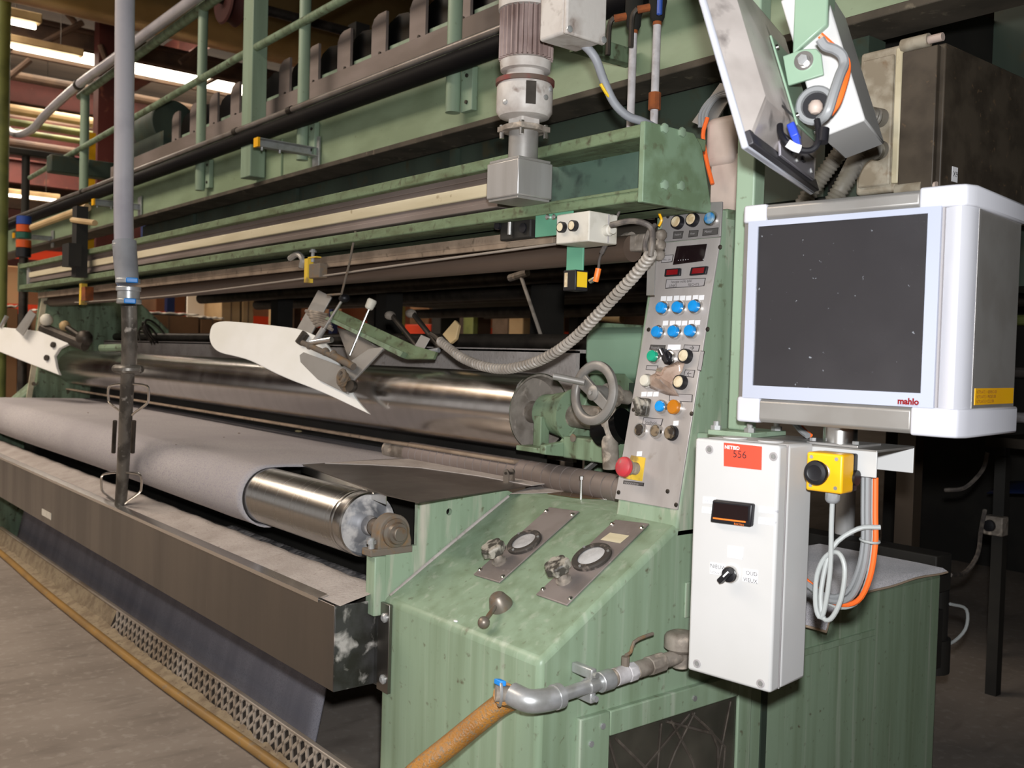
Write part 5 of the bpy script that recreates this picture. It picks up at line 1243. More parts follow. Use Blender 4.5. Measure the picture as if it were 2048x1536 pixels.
# duct elbow and perspex sheet behind the beam end
t = thing('limit_switch_cover', 'beige rounded switch housing with orange cable behind the beam end', 'switch', PX(1440, 400, 'Y', 1.78))
a, b = PX(1420, 240, 'Y', 1.80), PX(1465, 330, 'Y', 1.80)
MB().box((a.x, 1.78, b.z), (b.x+.02, 1.86, a.z)).build('switch_head', 'pink_beige', t, bevel=.018, seg=4)
a, b = PX(1427, 325, 'Y', 1.80), PX(1470, 392, 'Y', 1.80)
MB().box((a.x, 1.79, 1.53), (b.x+.02, 1.85, a.z+.01)).build('switch_body', 'pink_beige', t, bevel=.004)
MB().tube([PX(1415, 235, 'Y', 1.775), PX(1406, 270, 'Y', 1.77), PX(1413, 320, 'Y', 1.77), PX(1425, 368, 'Y', 1.77)], .005, 8).build('orange_cable', 'cable_orange', t)
t = thing('perspex_shield', 'tilted clear plastic shield with cables behind the beam end', 'shield', PX(1410, 240, 'Y', 1.86))
q = [PX(1384, 244, 'Y', 1.84), PX(1440, 166, 'Y', 1.84), PX(1475, 172, 'Y', 1.84), PX(1420, 260, 'Y', 1.84)]
MB().prism(q, (0, .004, 0)).build('sheet', 'alu_grey', t, recalc=True)
for k in range(3): MB().tube([PX(1400+k*7, 255, 'Y', 1.83), PX(1402+k*6, 225, 'Y', 1.83), PX(1425+k*5, 195, 'Y', 1.83), PX(1460, 178+k*6, 'Y', 1.83)], .005, 8).build('cable', 'cable_grey', t)
# ------------------------------------------------------------------ hanging grey hose with steel suction pipe
def hp_(px, py):
    return PX(px, py, 'Y', 1.02+.07*max(0, min(1, (py-620)/380)))
hg = thing('hanging_hose', 'thick grey hose hanging in front of the machine with steel lance', 'hose', hp_(240, 1015))
def rpx(py, w): return (hp_(250+w/2, py)-hp_(250-w/2, py)).length/2*.62
rh = .5*abs((PD(268, 250, hp_(248, 250).length*.75)-PD(230, 250, hp_(248, 250).length*.75)).length)
dpt = (hp_(248, 250)-Vector((0, 0, H))).dot(_w(Vector((0, 0, 1))))
def wr(w): return w/2*dpt/FPX
top = [(252, -120), (250, 0), (249, 150), (248, 300), (247, 400), (248, 480), (250, 500)]
MB().tube([hp_(*p) for p in top], wr(38), 20).build('hose', 'hose_grey', hg)
MB().tube([hp_(249, 483), hp_(251, 520), hp_(255, 565)], [wr(46), wr(46), wr(44)], 20).build('rubber_sleeve', 'hose_rubber', hg)
def ringp(py, px, w, h_, mat, name):
    c = hp_(px, py); MB().cyl(c-Vector((0, 0, wr(h_))), c+Vector((0, 0, wr(h_))), wr(w), n=24).build(name, mat, hg, bevel=.002)
ringp(492, 249, 47, 8, 'zinc', 'hose_clip')
for py, px, ox in ((562, 256, 8), (578, 257, -12), (603, 258, 2)):
    ringp(py, px, 47, 9, 'zinc', 'hose_clamp')
    c = hp_(px+ox, py)
    dirv = Vector((c.x, c.y, 0)).normalized()
    MB(frame(c-dirv*wr(44), (Vector((0, 0, 1)).cross(dirv)).normalized(), Vector((0, 0, 1)), -dirv)).box((-wr(22), -wr(10), -.006), (wr(22), wr(10), .010)).build('clamp_screw', 'clamp_blue', hg, bevel=.003)
ringp(590, 257, 42, 16, 'zinc', 'coupling')
lance = [(258, 610), (259, 660), (258, 720), (257, 740)]
MB().tube([hp_(*p) for p in lance], wr(30), 18).build('upper_lance', 'pipe_steel', hg)
MB().tube([hp_(256, 738), hp_(253, 800), hp_(248, 900), hp_(243, 985), hp_(240, 1017)], [wr(27), wr(27), wr(26), wr(25), wr(24)], 18).build('lower_lance', 'pipe_steel', hg)
c = hp_(256, 738); MB().torus(c, (0, 0, 1), wr(45), wr(17), 28, 10).build('round_collar', 'pipe_steel', hg)
for (cx, cy, name) in ((257, 768, 0), (243, 945, 1)):
    for sgn in (-1, 1):
        pts = [(cx+sgn*10, cy), (cx+sgn*30, cy+2), (cx+sgn*40, cy+8), (cx+sgn*40, cy+30), (cx+sgn*36, cy+40), (cx+sgn*14, cy+56), (cx+sgn*8, cy+62)]
        MB().tube([hp_(*p) for p in pts], wr(5), 8, smooth=2).build('handle', 'bright_metal', hg)
for sgn in (-1, 1):
    a, b = hp_(249+sgn*19, 842), hp_(246+sgn*19, 905)
    MB().tube([a, b], wr(9), 12, smooth=1).build('side_tube', 'dark_metal', hg)

# ------------------------------------------------------------------ white edge-guide blades
def edge_guide(M, name, label, full=True):
    """built in pixel-like units on the plane of the blade; M maps (u, v, w)"""
    t = thing(name, label, 'guide', M(580, 800, 0), 'edge guides on the chrome roller')
    blade = [(420, 660), (425, 648), (440, 642), (470, 643), (560, 652), (612, 660), (660, 690), (690, 760), (712, 800), (738, 828), (700, 810), (640, 782), (560, 752), (505, 722), (470, 712), (440, 706), (425, 695), (418, 678)]
    for _k in range(2):
        nb = []
        for q in range(len(blade)):
            a, b = blade[q], blade[(q+1) % len(blade)]
            if max(a[0], b[0]) > 735: nb += [a] if a[0] > 735 else [(a[0]*.75+b[0]*.25, a[1]*.75+b[1]*.25)]
            else: nb += [(a[0]*.75+b[0]*.25, a[1]*.75+b[1]*.25), (a[0]*.25+b[0]*.75, a[1]*.25+b[1]*.75)]
        blade = nb
    fr_ = [M(x, y, 0) for x, y in blade]; bk_ = [M(x, y, .012) for x, y in blade]
    n = len(blade)
    MB().add(fr_+bk_, [tuple(range(n)), tuple(range(2*n-1, n-1, -1))]+[(i, i+n, (i+1) % n+n, (i+1) % n) for i in range(n)]).build('blade', 'poly_white', t, bevel=.002, recalc=True)
    def slab(nm, mat, pts, w0, w1, bevel=.001):
        k = len(pts); f = [M(x, y, w0) for x, y in pts]; g = [M(x, y, w1) for x, y in pts]
        return MB().add(f+g, [tuple(range(k)), tuple(range(2*k-1, k-1, -1))]+[(i, i+k, (i+1) % k+k, (i+1) % k) for i in range(k)]).build(nm, mat, t, bevel=bevel, recalc=True)
    slab('upright_plate', 'alu_grey', ((582, 660), (628, 576), (655, 590), (610, 672)), .02, .025)
    slab('grey_carrier', 'alu_grey', ((604, 712), (612, 706), (690, 735), (742, 700), (775, 695), (705, 770), (700, 790), (640, 760), (606, 726)), -.012, -.004)
    slab('arm_plate', 'green_mould', ((655, 622), (672, 618), (826, 690), (868, 702), (862, 716), (806, 716), (770, 700), (712, 665), (660, 645)), .01, .022)
    slab('arm_flange', 'green_dirty', ((655, 640), (662, 636), (812, 706), (806, 716), (760, 692)), -.015, .012)
    slab('inner_sheet', 'stainless_plate', ((664, 650), (700, 662), (760, 697), (748, 705), (716, 740), (690, 720)), .022, .026)
    # white curved strip
    MB().tube([M(718, 730, .0), M(728, 716, .0), M(742, 706, .0), M(764, 699, .0)], .005, 8).build('curved_strip', 'poly_aged', t)
    # clamp rods and knobs
    def rod(nm, mat, p, q, r, w0=-.02, w1=-.02, n=12): return MB().cyl(M(*p, w0), M(*q, w1), r, n=n).build(nm, mat, t)
    rod('tilt_rod', 'bright_metal', (655, 665), (692, 606), .0058)
    rod('tilt_sleeve', 'alu', (640, 685), (656, 660), .0105)
    rod('long_rod', 'bright_metal', (708, 714), (748, 618), .0045)
    c = M(697, 600, -.02)
    kb = MB(); kb.ball(c, .019, 14, (1, 1, .75)); kb.build('black_knob', 'black', t)
    a, b = M(745, 622, -.02), M(757, 596, -.02)
    MB().lathe(a, b-a, [(0, .010), (.004, .014), (.028, .016), (.034, .013), (.035, .002)], 16).build('white_knob', 'poly_aged', t)
    rod('cross_clamp', 'bright_metal', (636, 690), (676, 684), .010, -.03, -.03)
    rod('clamp_block', 'dark_metal', (602, 688), (616, 668), .015, -.01, -.01)
    rod('clamp_shaft', 'rust_brown', (618, 690), (690, 722), .009, -.03, -.03); rod('clamp_shaft_end', 'rust_brown', (680, 716), (720, 738), .012, -.03, -.03)
    for (x, y, r) in ((632, 696, .013), (664, 708, .014), (680, 712, .012)): MB().ball(M(x, y, -.03), r, 10).build('grub', 'rust_brown', t)
    # tangled lint-wrapped pulley
    for k in range(5):
        MB().torus(M(698, 758+k*4, -.035+k*.006), M(698, 760, -.2)-M(698, 760, 0)+Vector((.03*(k-2), .02*k, .05*(k % 3))), .020-.0015*k, .0065, 18, 7).build('lint_wrap', 'rust_brown', t)
    MB().lathe(M(712, 776, -.01), M(712, 776, -.03)-M(712, 776, 0), [(0, .016), (.012, .021), (.02, .018)], 16).build('pulley', 'dark_metal', t)
    for k in range(6):
        MB().tube([M(612+k*4, 622+k*6, .0), M(632+k*3, 626+k*5, -.01), M(655+k*2, 630+k*6, 0)], .006, 6).build('lint_strand', 'dirty_metal', t)
    # two dark pins with rounded heads
    for (x0, y0, x1, y1) in ((818, 690, 764, 622), (862, 690, 806, 618)):
        MB().cyl(M(x0, y0, .05), M(x1, y1, .05), .0085, n=14).build('pin', 'dark_metal', t)
        MB().ball(M(x1-4, y1, .05), .0185, 12, (1, 1, .8)).build('pin_head', 'dirty_metal', t)
    slab('bent_tab', 'alu_grey', ((812, 695), (830, 664), (848, 672), (832, 700)), .03, .033)
    slab('wood_wedge', 'tan_pipe', ((864, 660), (890, 630), (898, 640), (892, 668), (880, 678)), .05, .065, .003)
    rod('cable_stub', 'cable_grey', (812, 704), (866, 695), .008, .03, .03)
    return t
# near guide: plane facing the camera side, over the roller front
P0 = PX(735, 826, 'Y', 1.56); NN = Vector((.30, -1, .25)).normalized()
def Mnear(x, y, w): return PP(x, y, P0, NN)-NN*w
eg1 = edge_guide(Mnear, 'edge_guide', 'white plastic edge guide blade with lint-covered clamp and knobs, beside the coiled cable')
# far guide
P1 = PX(120, 745, 'Y', 1.42)
t = thing('edge_guide', 'white plastic edge guide blade at the far end behind the hanging hose', 'guide', P1, 'edge guides on the chrome roller')
N1 = Vector((.55, -1, .2)).normalized()
def Mf(x, y, w=0): return PP(x, y, P1, N1)-N1*w
bl = [(-30, 640), (0, 654), (60, 660), (118, 668), (138, 678), (136, 688), (118, 697), (108, 712), (112, 735), (118, 750), (60, 728), (0, 704), (-30, 695)]
n = len(bl)
MB().add([Mf(*p) for p in bl]+[Mf(*p, .02) for p in bl], [tuple(range(n)), tuple(range(2*n-1, n-1, -1))]+[(i, i+n, (i+1) % n+n, (i+1) % n) for i in range(n)]).build('blade', 'poly_white', t, bevel=.003, recalc=True)
for x, y in ((108, 690), (95, 716)): MB().cyl(Mf(x, y, -.012), Mf(x, y, .002), .016, n=10).build('bolt', 'dark_metal', t)
q = [(42, 662), (70, 622), (82, 632), (56, 674)]
MB().add([Mf(*p, -.03) for p in q]+[Mf(*p, -.036) for p in q], [(0, 1, 2, 3), (7, 6, 5, 4), (0, 4, 5, 1), (1, 5, 6, 2), (2, 6, 7, 3), (3, 7, 4, 0)]).build('upright_plate', 'alu_grey', t, recalc=True)
MB().cyl(Mf(80, 655, .02), Mf(165, 690, .02), .03, n=10).build('arm', 'dark_metal', t)
MB().cyl(Mf(118, 650, .05), Mf(160, 678, .05), .016, n=10).build('pin', 'dark_metal', t); MB().ball(Mf(115, 648, .05), .03, 10).build('pin_head', 'tan_pipe', t)
MB().ball(Mf(93, 640, 0), .035, 10).build('white_knob', 'poly_aged', t); MB().ball(Mf(163, 675, .02), .045, 10).build('lint_knot', 'dark_metal', t)
MB().cyl(Mf(2, 655, .0), Mf(14, 632, .0), .012, n=8).build('rod', 'bright_metal', t)
MB().cyl(Mf(185, 692, .06), Mf(240, 690, .06), .02, n=10).build('side_rod', 'green_dirty', t)
# lint-wrapped knot behind the lance
p = PX(295, 680, 'Y', 1.9)
t = thing('wire_knot', 'tangle of dark wire hanging on the rear guard', 'wire', p)
for k in range(6): MB().torus(p+Vector((.05*k-.1, 0, .02*(k % 3))), (.3*k-.5, 1, .2*k), .05+.008*k, .006, 18, 5).build('wire_loop', 'dark_metal', t)

# ------------------------------------------------------------------ coiled cable with cord grip
cpts = [(880, 682), (900, 698), (925, 716), (965, 732), (1010, 738), (1060, 728), (1105, 708), (1150, 675), (1190, 635), (1230, 592), (1265, 555), (1290, 525), (1302, 508)]
path = [PX(x, y, 'Y', 1.62-.16*i/12) for i, (x, y) in enumerate(cpts)]
b = MB(); b.tube(path, .01, 4, smooth=14); m = len(b.v)//4
cen = [sum((Vector(b.v[i*4+k]) for k in range(4)), Vector())/4 for i in range(m)]
L = [0]
for i in range(1, m): L.append(L[-1]+(cen[i]-cen[i-1]).length)
turn = 74; seg = 11; pts = []
a = None
for k in range(turn*seg+1):
    f_ = k/(turn*seg); s_ = L[-1]*(1-(1-f_)**1.0)
    i = max(j for j in range(m) if L[j] <= s_+1e-9); i = min(i, m-2)
    u = (s_-L[i])/max(1e-9, L[i+1]-L[i]); c = cen[i].lerp(cen[i+1], u); d_ = (cen[i+1]-cen[i]).normalized()
    if a is None: a = d_.orthogonal().normalized()
    a = (a-d_*a.dot(d_)).normalized(); bb_ = d_.cross(a); q = 2*math.pi*k/seg
    pts.append(c+(a*math.cos(q)+bb_*math.sin(q))*.0092)
cc_ = thing('coiled_cable', 'grey coiled cable sagging between the guide arm and the control column', 'cable', path[4])
MB().tube(pts, .0048, 7, smooth=1).build('coil', 'coil_grey', cc_)
MB().tube([PX(862, 668, 'Y', 1.62), PX(872, 674, 'Y', 1.62), PX(884, 686, 'Y', 1.62)], .0075, 10).build('end_stub', 'dark_metal', cc_)
MB().tube([PX(1301, 512, 'Y', 1.46), PX(1304, 490, 'Y', 1.46), PX(1304, 460, 'Y', 1.47), PX(1290, 447, 'Y', 1.46), PX(1260, 442, 'Y', 1.45), PX(1222, 450, 'Y', 1.44)], .0062, 10).build('lead', 'cable_dark', cc_)
MB().tube([PX(1294, 512, 'Y', 1.47), PX(1290, 490, 'Y', 1.47), PX(1297, 465, 'Y', 1.48), PX(1310, 450, 'Y', 1.5)], .005, 8).build('second_lead', 'cable_dark', cc_)

# ------------------------------------------------------------------ white junction box with two buttons, bracket and sensor under the beam
jb = thing('junction_box', 'paint-chipped white two-button box hung under the crossbeam', 'control box', PX(1165, 487, 'Y', 1.43))
YJ = 1.415
a, b, c = PX(1113, 430, 'Y', YJ), PX(1177, 484, 'Y', YJ), PX(1197, 430, 'Y', YJ)
bx_ = a.x; bw = b.x-a.x
MB().box((bx_, YJ, b.z+.002), (b.x, YJ+.085, a.z)).build('body', 'junction_white', jb, bevel=.003)
MB().box((bx_+.002, YJ+.055, b.z+.004), (b.x+.003, YJ+.0565, a.z-.002)).build('lid_seam', 'label_grey', jb)
for px in (1127, 1150):
    c = PX(px, 455 if px < 1140 else 452, 'Y', YJ)
    k = MB().lathe(c, (0, -1, 0), [(0, .0118), (.010, .0118), (.011, .0095), (.008, .0092)], 20, cap=False).build('push_button', 'black', jb)
    MB().lathe(c, (0, -1, 0), [(0, .0092), (.0115, .009), (.012, .001)], 18).build('lens', 'cream_lens', k)
c = Vector((b.x, YJ+.05, (a.z+b.z)/2-.004))
MB().lathe(c, (1, 0, 0), [(0, .012), (.012, .012), (.014, .009), (.022, .009)], 14).build('gland', 'junction_white', jb)
gb = thing('sensor_bracket', 'clean green angle bracket hanging under the crossbeam', 'bracket', PX(1150, 560, 'Y', 1.47))
a, b = PX(1071, 428, 'Y', 1.445), PX(1113, 470, 'Y', 1.445)
MB().box((a.x, 1.445, b.z), (b.x+.05, 1.450, a.z)).box((a.x, 1.445, a.z-.004), (b.x+.05, 1.50, a.z)).build('angle', 'green_bright', gb, bevel=.001)
a, b = PX(1134, 478, 'Y', 1.495), PX(1166, 580, 'Y', 1.495)
MB().box((a.x, 1.495, b.z), (b.x-.004, 1.50, a.z+.05)).build('strip', 'green_bright', gb, bevel=.001)
for px in (1094, 1107):
    c = PX(px, 434, 'Y', 1.44); MB().lathe(c+Vector((0, .006, 0)), (0, -1, 0), [(0, .0065), (.006, .0065), (.008, .004)], 10).build('bolt', 'bright_metal', gb)
sn_ = thing('laser_sensor', 'black laser sensor with yellow warning label and orange plug', 'sensor', PX(1155, 583, 'Y', 1.46))
a, b = PX(1130, 541, 'Y', 1.46), PX(1150, 581, 'Y', 1.46)
x0_, z1_, x1_, z0_ = a.x, a.z, PX(1149, 560, 'Y', 1.46).x, b.z
MB().box((x0_, 1.455, z0_), (x1_+.008, 1.494, z1_)).build('case', 'black', sn_, bevel=.002)
MB().box((x0_+.006, 1.4535, z0_+.008), (x0_+.015, 1.4555, z1_-.006)).build('lens_window', 'cream_lens', sn_)
MB().box((x1_+.0075, 1.460, z0_+.008), (x1_+.0086, 1.490, z1_-.004)).build('warning_label', 'yellow_sticker', sn_)
cpl = Vector((x1_+.012, 1.495, z0_+.022))
MB().cyl(cpl, cpl+Vector((.012, .004, .006)), .006, n=12).build('connector', 'bright_metal', sn_)
pl_ = [cpl+Vector((.014, .004, .0)), cpl+Vector((.018, .004, .012)), cpl+Vector((.020, .006, .028))]
MB().tube(pl_, .0065, 10).build('orange_plug', 'orange', sn_)
MB().tube([pl_[-1], PX(1200, 515, 'Y', 1.50), PX(1212, 490, 'Y', 1.50), PX(1218, 470, 'Y', 1.51), PX(1240, 420, 'Y', 1.52)], .003, 8).build('cable', 'cable_dark', sn_)
MB().tube([PX(1203, 506, 'Y', 1.50), PX(1213, 486, 'Y', 1.50)], .0055, 8).build('cable_boot', 'cable_dark', sn_)
# small limit switch cluster left of it
t = thing('limit_switch', 'small black limit switch with bright bolt on the rail end', 'switch', PX(1030, 475, 'Y', 1.47))
a, b = PX(1000, 445, 'Y', 1.47), PX(1060, 475, 'Y', 1.47)
MB().box((a.x, 1.47, b.z), (b.x, 1.53, a.z)).build('body', 'dark_machine', t, bevel=.004)
c = PX(1020, 458, 'Y', 1.462); MB().cyl(c-Vector((0, 0, .014)), c+Vector((0, 0, .016)), .0065, n=12).build('bolt', 'bright_metal', t)
c = PX(1047, 456, 'Y', 1.468); MB().lathe(c, (0, -1, 0), [(0, .012), (.004, .012), (.005, .007)], 14).build('cap', 'black', t)
c = PX(998, 452, 'Y', 1.468); MB().lathe(c, (0, -1, 0), [(0, .010), (.008, .010)], 14).build('side_cap', 'black', t)
# dusty connector by the column
t = thing('cable_connector', 'dusty beige cable connector beside the coiled cable head', 'connector', PX(1265, 510, 'Y', 1.56))
a, b = PX(1252, 470, 'Y', 1.56), PX(1288, 500, 'Y', 1.56)
MB().box((a.x, 1.56, b.z), (b.x, 1.60, a.z)).build('body', 'dirty_metal', t, bevel=.005)
c = PX(1232, 482, 'Y', 1.58); MB().lathe(c, (1, 0, 0), [(0, .008), (.01, .011), (.02, .012), (.035, .017), (.05, .017)], 14).build('nose', 'dirty_metal', t)
for py, px in ((470, 1322), (490, 1320), (510, 1318)): MB().ball(PX(px, py, 'Y', 1.62), .014, 10).build('gland', 'dirty_metal', t)
a, b = PX(1302, 515, 'Y', 1.55), PX(1312, 590, 'Y', 1.55)
tag(MB().box((a.x-.01, 1.55, b.z), (a.x+.012, 1.553, a.z)).build('plastic_strip', 'alu_grey'), 'narrow grey strip hanging behind the coiled cable head', 'strip')
tag(MB().tube([PX(1316, 417, 'Y', 1.6), PX(1319, 428, 'Y', 1.6), PX(1323, 440, 'Y', 1.6), PX(1318, 452, 'Y', 1.6)], .003, 6).build('yellow_wire', 'yellow'), 'short yellow wire hanging by the column top', 'wire')
# taut rope along the machine and its guide clamps
a, b = PX(330, 592, 'Y', 1.47), PX(1125, 487, 'Y', 1.47)
tag(MB().tube([PX(150, 605, 'Y', 1.47), PX(330, 592, 'Y', 1.47), PX(600, 558, 'Y', 1.47), PX(800, 530, 'Y', 1.47), PX(1125, 486, 'Y', 1.47)], .0032, 7).build('taut_rope', 'web_rope'), 'thin taut rope stretched below the crossbeam', 'rope')
t = thing('rope_clamp', 'yellow and rust spring clamp hanging from the beam at the rope', 'clamp', PX(620, 565, 'Y', 1.47))
a, b = PX(609, 515, 'Y', 1.455), PX(614, 565, 'Y', 1.455)
MB().box((a.x, 1.455, b.z), (b.x+.002, 1.475, a.z)).box((a.x, 1.455, a.z-.004), (a.x+.075, 1.475, a.z)).build('yellow_angle', 'yellow_worn', t)
a, b = PX(617, 528, 'Y', 1.455), PX(638, 555, 'Y', 1.455)
MB().box((a.x, 1.456, b.z), (b.x, 1.485, a.z)).build('block', 'rust_brown', t, bevel=.003)
c = PX(626, 505, 'Y', 1.465); MB().lathe(c-Vector((0, 0, .03)), (0, 0, 1), [(0, .006), (.03, .006), (.03, .012), (.036, .012), (.036, .008), (.05, .008)], 10).build('adjust_screw', 'zinc', t)
c = PX(600, 520, 'Y', 1.46); MB().tube([PX(580, 517, 'Y', 1.46), PX(595, 508, 'Y', 1.46), PX(605, 518, 'Y', 1.46), PX(603, 535, 'Y', 1.46)], .010, 8).build('hook', 'alu_grey', t)
tag(MB().tube([PX(711, 463, 'Y', 1.45), PX(698, 530, 'Y', 1.46), PX(683, 588, 'Y', 1.47), PX(655, 590, 'Y', 1.48)], .0035, 7, smooth=1).build('bent_rod', 'rust_brown'), 'thin rusty bent rod hanging down from the beam', 'rod')
t = thing('t_bar', 'thin steel T-handled rod leaning in the gap above the roller', 'rod', PX(1083, 672, 'Y', 1.95))
MB().cyl(PX(1083, 674, 'Y', 1.96), PX(1043, 556, 'Y', 2.0), .006, n=10).build('rod', 'dirty_metal', t)
MB().cyl(PX(1020, 556, 'Y', 2.0), PX(1055, 545, 'Y', 2.0), .012, n=10).build('handle', 'dirty_metal', t)

# ------------------------------------------------------------------ water line on the console end: hose, elbow, pipe, valves
XWp = Xe+.05
wl = thing('water_line', 'galvanised water line with elbow, couplings and ball valve on the console', 'pipe', PX(1200, 1360, 'X', XWp))
def E(px, py): return PX(px, py, 'X', XWp)
e0, e1, e2, e3, e4, e5, e6 = E(1053, 1392), E(1105, 1396), E(1185, 1370), E(1228, 1352), E(1290, 1335), E(1340, 1318), E(1372, 1300)
ax_ = (e5-e1); ax_.normalize()
hx_ = e1+Vector((0, -.055, .0))
MB().tube([e1+ax_*.012, e1-ax_*.012, e1+Vector((-.012, -.045, .0)), e1+Vector((-.045, -.058, .006))], .021, 16, smooth=5).build('elbow', 'zinc', wl)
for c, d_ in ((e1+ax_*.01, ax_),): MB().lathe(c, d_, [(-.006, .023), (.008, .023)], 18).build('elbow_rim', 'zinc', wl)
MB().cyl(e1, e2+ax_*.02, .0125, n=18).build('pipe', 'zinc', wl)
def sleeve(p, q, r, name='coupling', mat='dirty_metal', n=18): MB().cyl(p, q, r, n=n).build(name, mat, wl, bevel=.002)
s0 = (E(1200, 1362)-e1).length; 
def along(px): 
    p = E(px, 1396-(px-1105)*.335); return e1+ax_*((p-e1).dot(ax_))
sleeve(along(1198), along(1222), .0195, mat='zinc'); sleeve(along(1222), along(1230), .0165); sleeve(along(1228), along(1252), .0175, mat='white_pipe')
sleeve(along(1252), along(1268), .019, 'hex_union', 'white_pipe', 8); sleeve(along(1268), along(1296), .0165, 'coupling'); sleeve(along(1296), along(1325), .0195, 'hex_union', 'dirty_metal', 8); sleeve(along(1325), along(1375), .015, 'pipe', 'dirty_metal')
# pipe strap
pcn = along(1182)
MB().lathe(pcn, ax_, [(-.009, .0155), (.009, .0155)], 16).build('pipe_strap', 'zinc', wl)
for dz in (.03, -.03): MB().box((Xe+.002, pcn.y-.007, pcn.z+dz*.75-.010), (Xe+.058, pcn.y+.007, pcn.z+dz*.75+.010)).build('strap_ear', 'zinc', wl, bevel=.003)
for dz in (.022, -.022): MB().cyl((Xe+.056, pcn.y, pcn.z+dz), (Xe+.066, pcn.y, pcn.z+dz), .006, n=8).build('strap_bolt', 'zinc', wl)
# valve lever
v0 = along(1250)
MB().cyl(v0, v0+Vector((0, 0, .034)), .008, n=10).build('valve_stem', 'rust_brown', wl)
MB().tube([v0+Vector((0, 0, .036)), v0+Vector((.0, .014, .040)), v0+Vector((0, .022, .058)), v0+Vector((0, .05, .064)), v0+Vector((0, .075, .066))], .0035, 8, smooth=2).build('valve_lever', 'rust_brown', wl)
# round beige cap behind control box
c = E(1362, 1285)
MB().lathe(c-Vector((0, 0, .018)), (0, 0, 1), [(0, .024), (.008, .034), (.030, .034), (.036, .030), (.040, .022)], 24).build('filter_cap', 'dirty_metal', wl)
MB().cyl(c-Vector((0, 0, .05)), c-Vector((0, 0, .015)), .016, n=14).build('filter_neck', 'dirty_metal', wl)
fp = [PX(x, y, 'Z', .02) for x, y in ((640, 1600), (560, 1536), (440, 1450), (330, 1372), (230, 1295), (150, 1232), (80, 1175), (0, 1105), (-60, 1060))]
# braided brown hose
h0 = e1+Vector((-.045, -.058, .006))
dir0 = Vector((-.5, -.85, .05)).normalized()
hb = thing('brown_hose', 'braided brown rubber hose running from the console elbow to the floor', 'hose', (-1.35, .95, .3))
MB().cyl(h0-dir0*.0, h0+dir0*.03, .0145, n=16).build('hose_tail', 'dirty_metal', hb)
hpth = [h0+dir0*.015, PX(1025, 1397, 'Y', 1.135), PX(1000, 1410, 'Y', 1.12), PX(955, 1445, 'Y', 1.09), PX(900, 1490, 'Y', 1.05), PX(850, 1530, 'Y', 1.01), PX(780, 1590, 'Y', .97)]
hpth += [Vector((hpth[-1].x-.10, .95, .30)), Vector((hpth[-1].x-.24, .96, .10)), Vector((hpth[-1].x-.34, 1.0, .024)), fp[0]+Vector((.1, .0, .002)), fp[0]+Vector((.0, .0, .002))]
MB().tube(hpth, .0205, 16).build('hose', 'hose_brown', hb)
MB().torus(h0+dir0*.022, dir0, .021, .003, 22, 6).build('hose_clip', 'zinc', hb)
MB(frame(h0+dir0*.022+Vector((0, 0, .02)), Vector((1, 0, 0)), dir0, Vector((1, 0, 0)).cross(dir0))).box((-.009, -.006, -.006), (.009, .006, .006)).build('clip_screw', 'clamp_blue', hb, bevel=.002)
# hose on the floor
tag(MB().tube(fp, .0155, 12).build('floor_hose', 'hose_floor'), 'yellow-brown hose lying straight on the concrete floor by the tread strip', 'hose')
# expanded metal step edge with lint
se = thing('step_edge', 'raised expanded-metal step edge furred with lint beside the floor hose', 'step', (-4, 1.33, 0))
ybt, ytp, ht = 1.275, 1.305, .085
MB().hexa([(-7.2, ybt+.004, 0), (-1.95, ybt+.004, 0), (-1.95, 1.325, 0), (-7.2, 1.325, 0), (-7.2, ytp+.004, ht), (-1.95, ytp+.004, ht), (-1.95, 1.325, ht-.005), (-7.2, 1.325, ht-.005)]).build('step_body', 'dust_plate', se)
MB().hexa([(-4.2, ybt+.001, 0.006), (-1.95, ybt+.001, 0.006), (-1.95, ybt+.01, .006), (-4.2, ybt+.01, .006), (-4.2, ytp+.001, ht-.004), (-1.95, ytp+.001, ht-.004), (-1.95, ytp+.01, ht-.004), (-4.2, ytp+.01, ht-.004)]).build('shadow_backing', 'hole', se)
def face(x, t): return Vector((x, ybt+(ytp-ybt)*t, ht*t))
def strand(x0, x1):
    a, b = face(x0, .03), face(x1, .97); d_ = (b-a); fx = d_.normalized(); fz = Vector((0, -ht, ytp-ybt)).normalized()
    return MB(frame(a, fx, fz.cross(fx), fz)).box((0, -.0058, -.001), (d_.length, .0058, .004))
for k in range(44):
    x = -1.96-k*.050
    strand(x, x-.075).build('strand', 'tread', se); strand(x-.075, x).build('strand', 'tread', se)
MB().box((-7.2, ytp-.006, ht-.006), (-1.95, ytp+.012, ht+.004)).build('top_edge', 'tread', se, bevel=.003)
MB().box((-7.2, ybt-.004, 0), (-1.95, ybt+.004, .008)).build('bottom_edge', 'dust_plate', se)
random.seed(5)
MB().grid(lambda u, v: (-1.96-5.1*u, ybt-.045+.05*v, .002+.014*v*random.random()+.006*v), 120, 4).build('lint_bank', 'dust_plate', se)
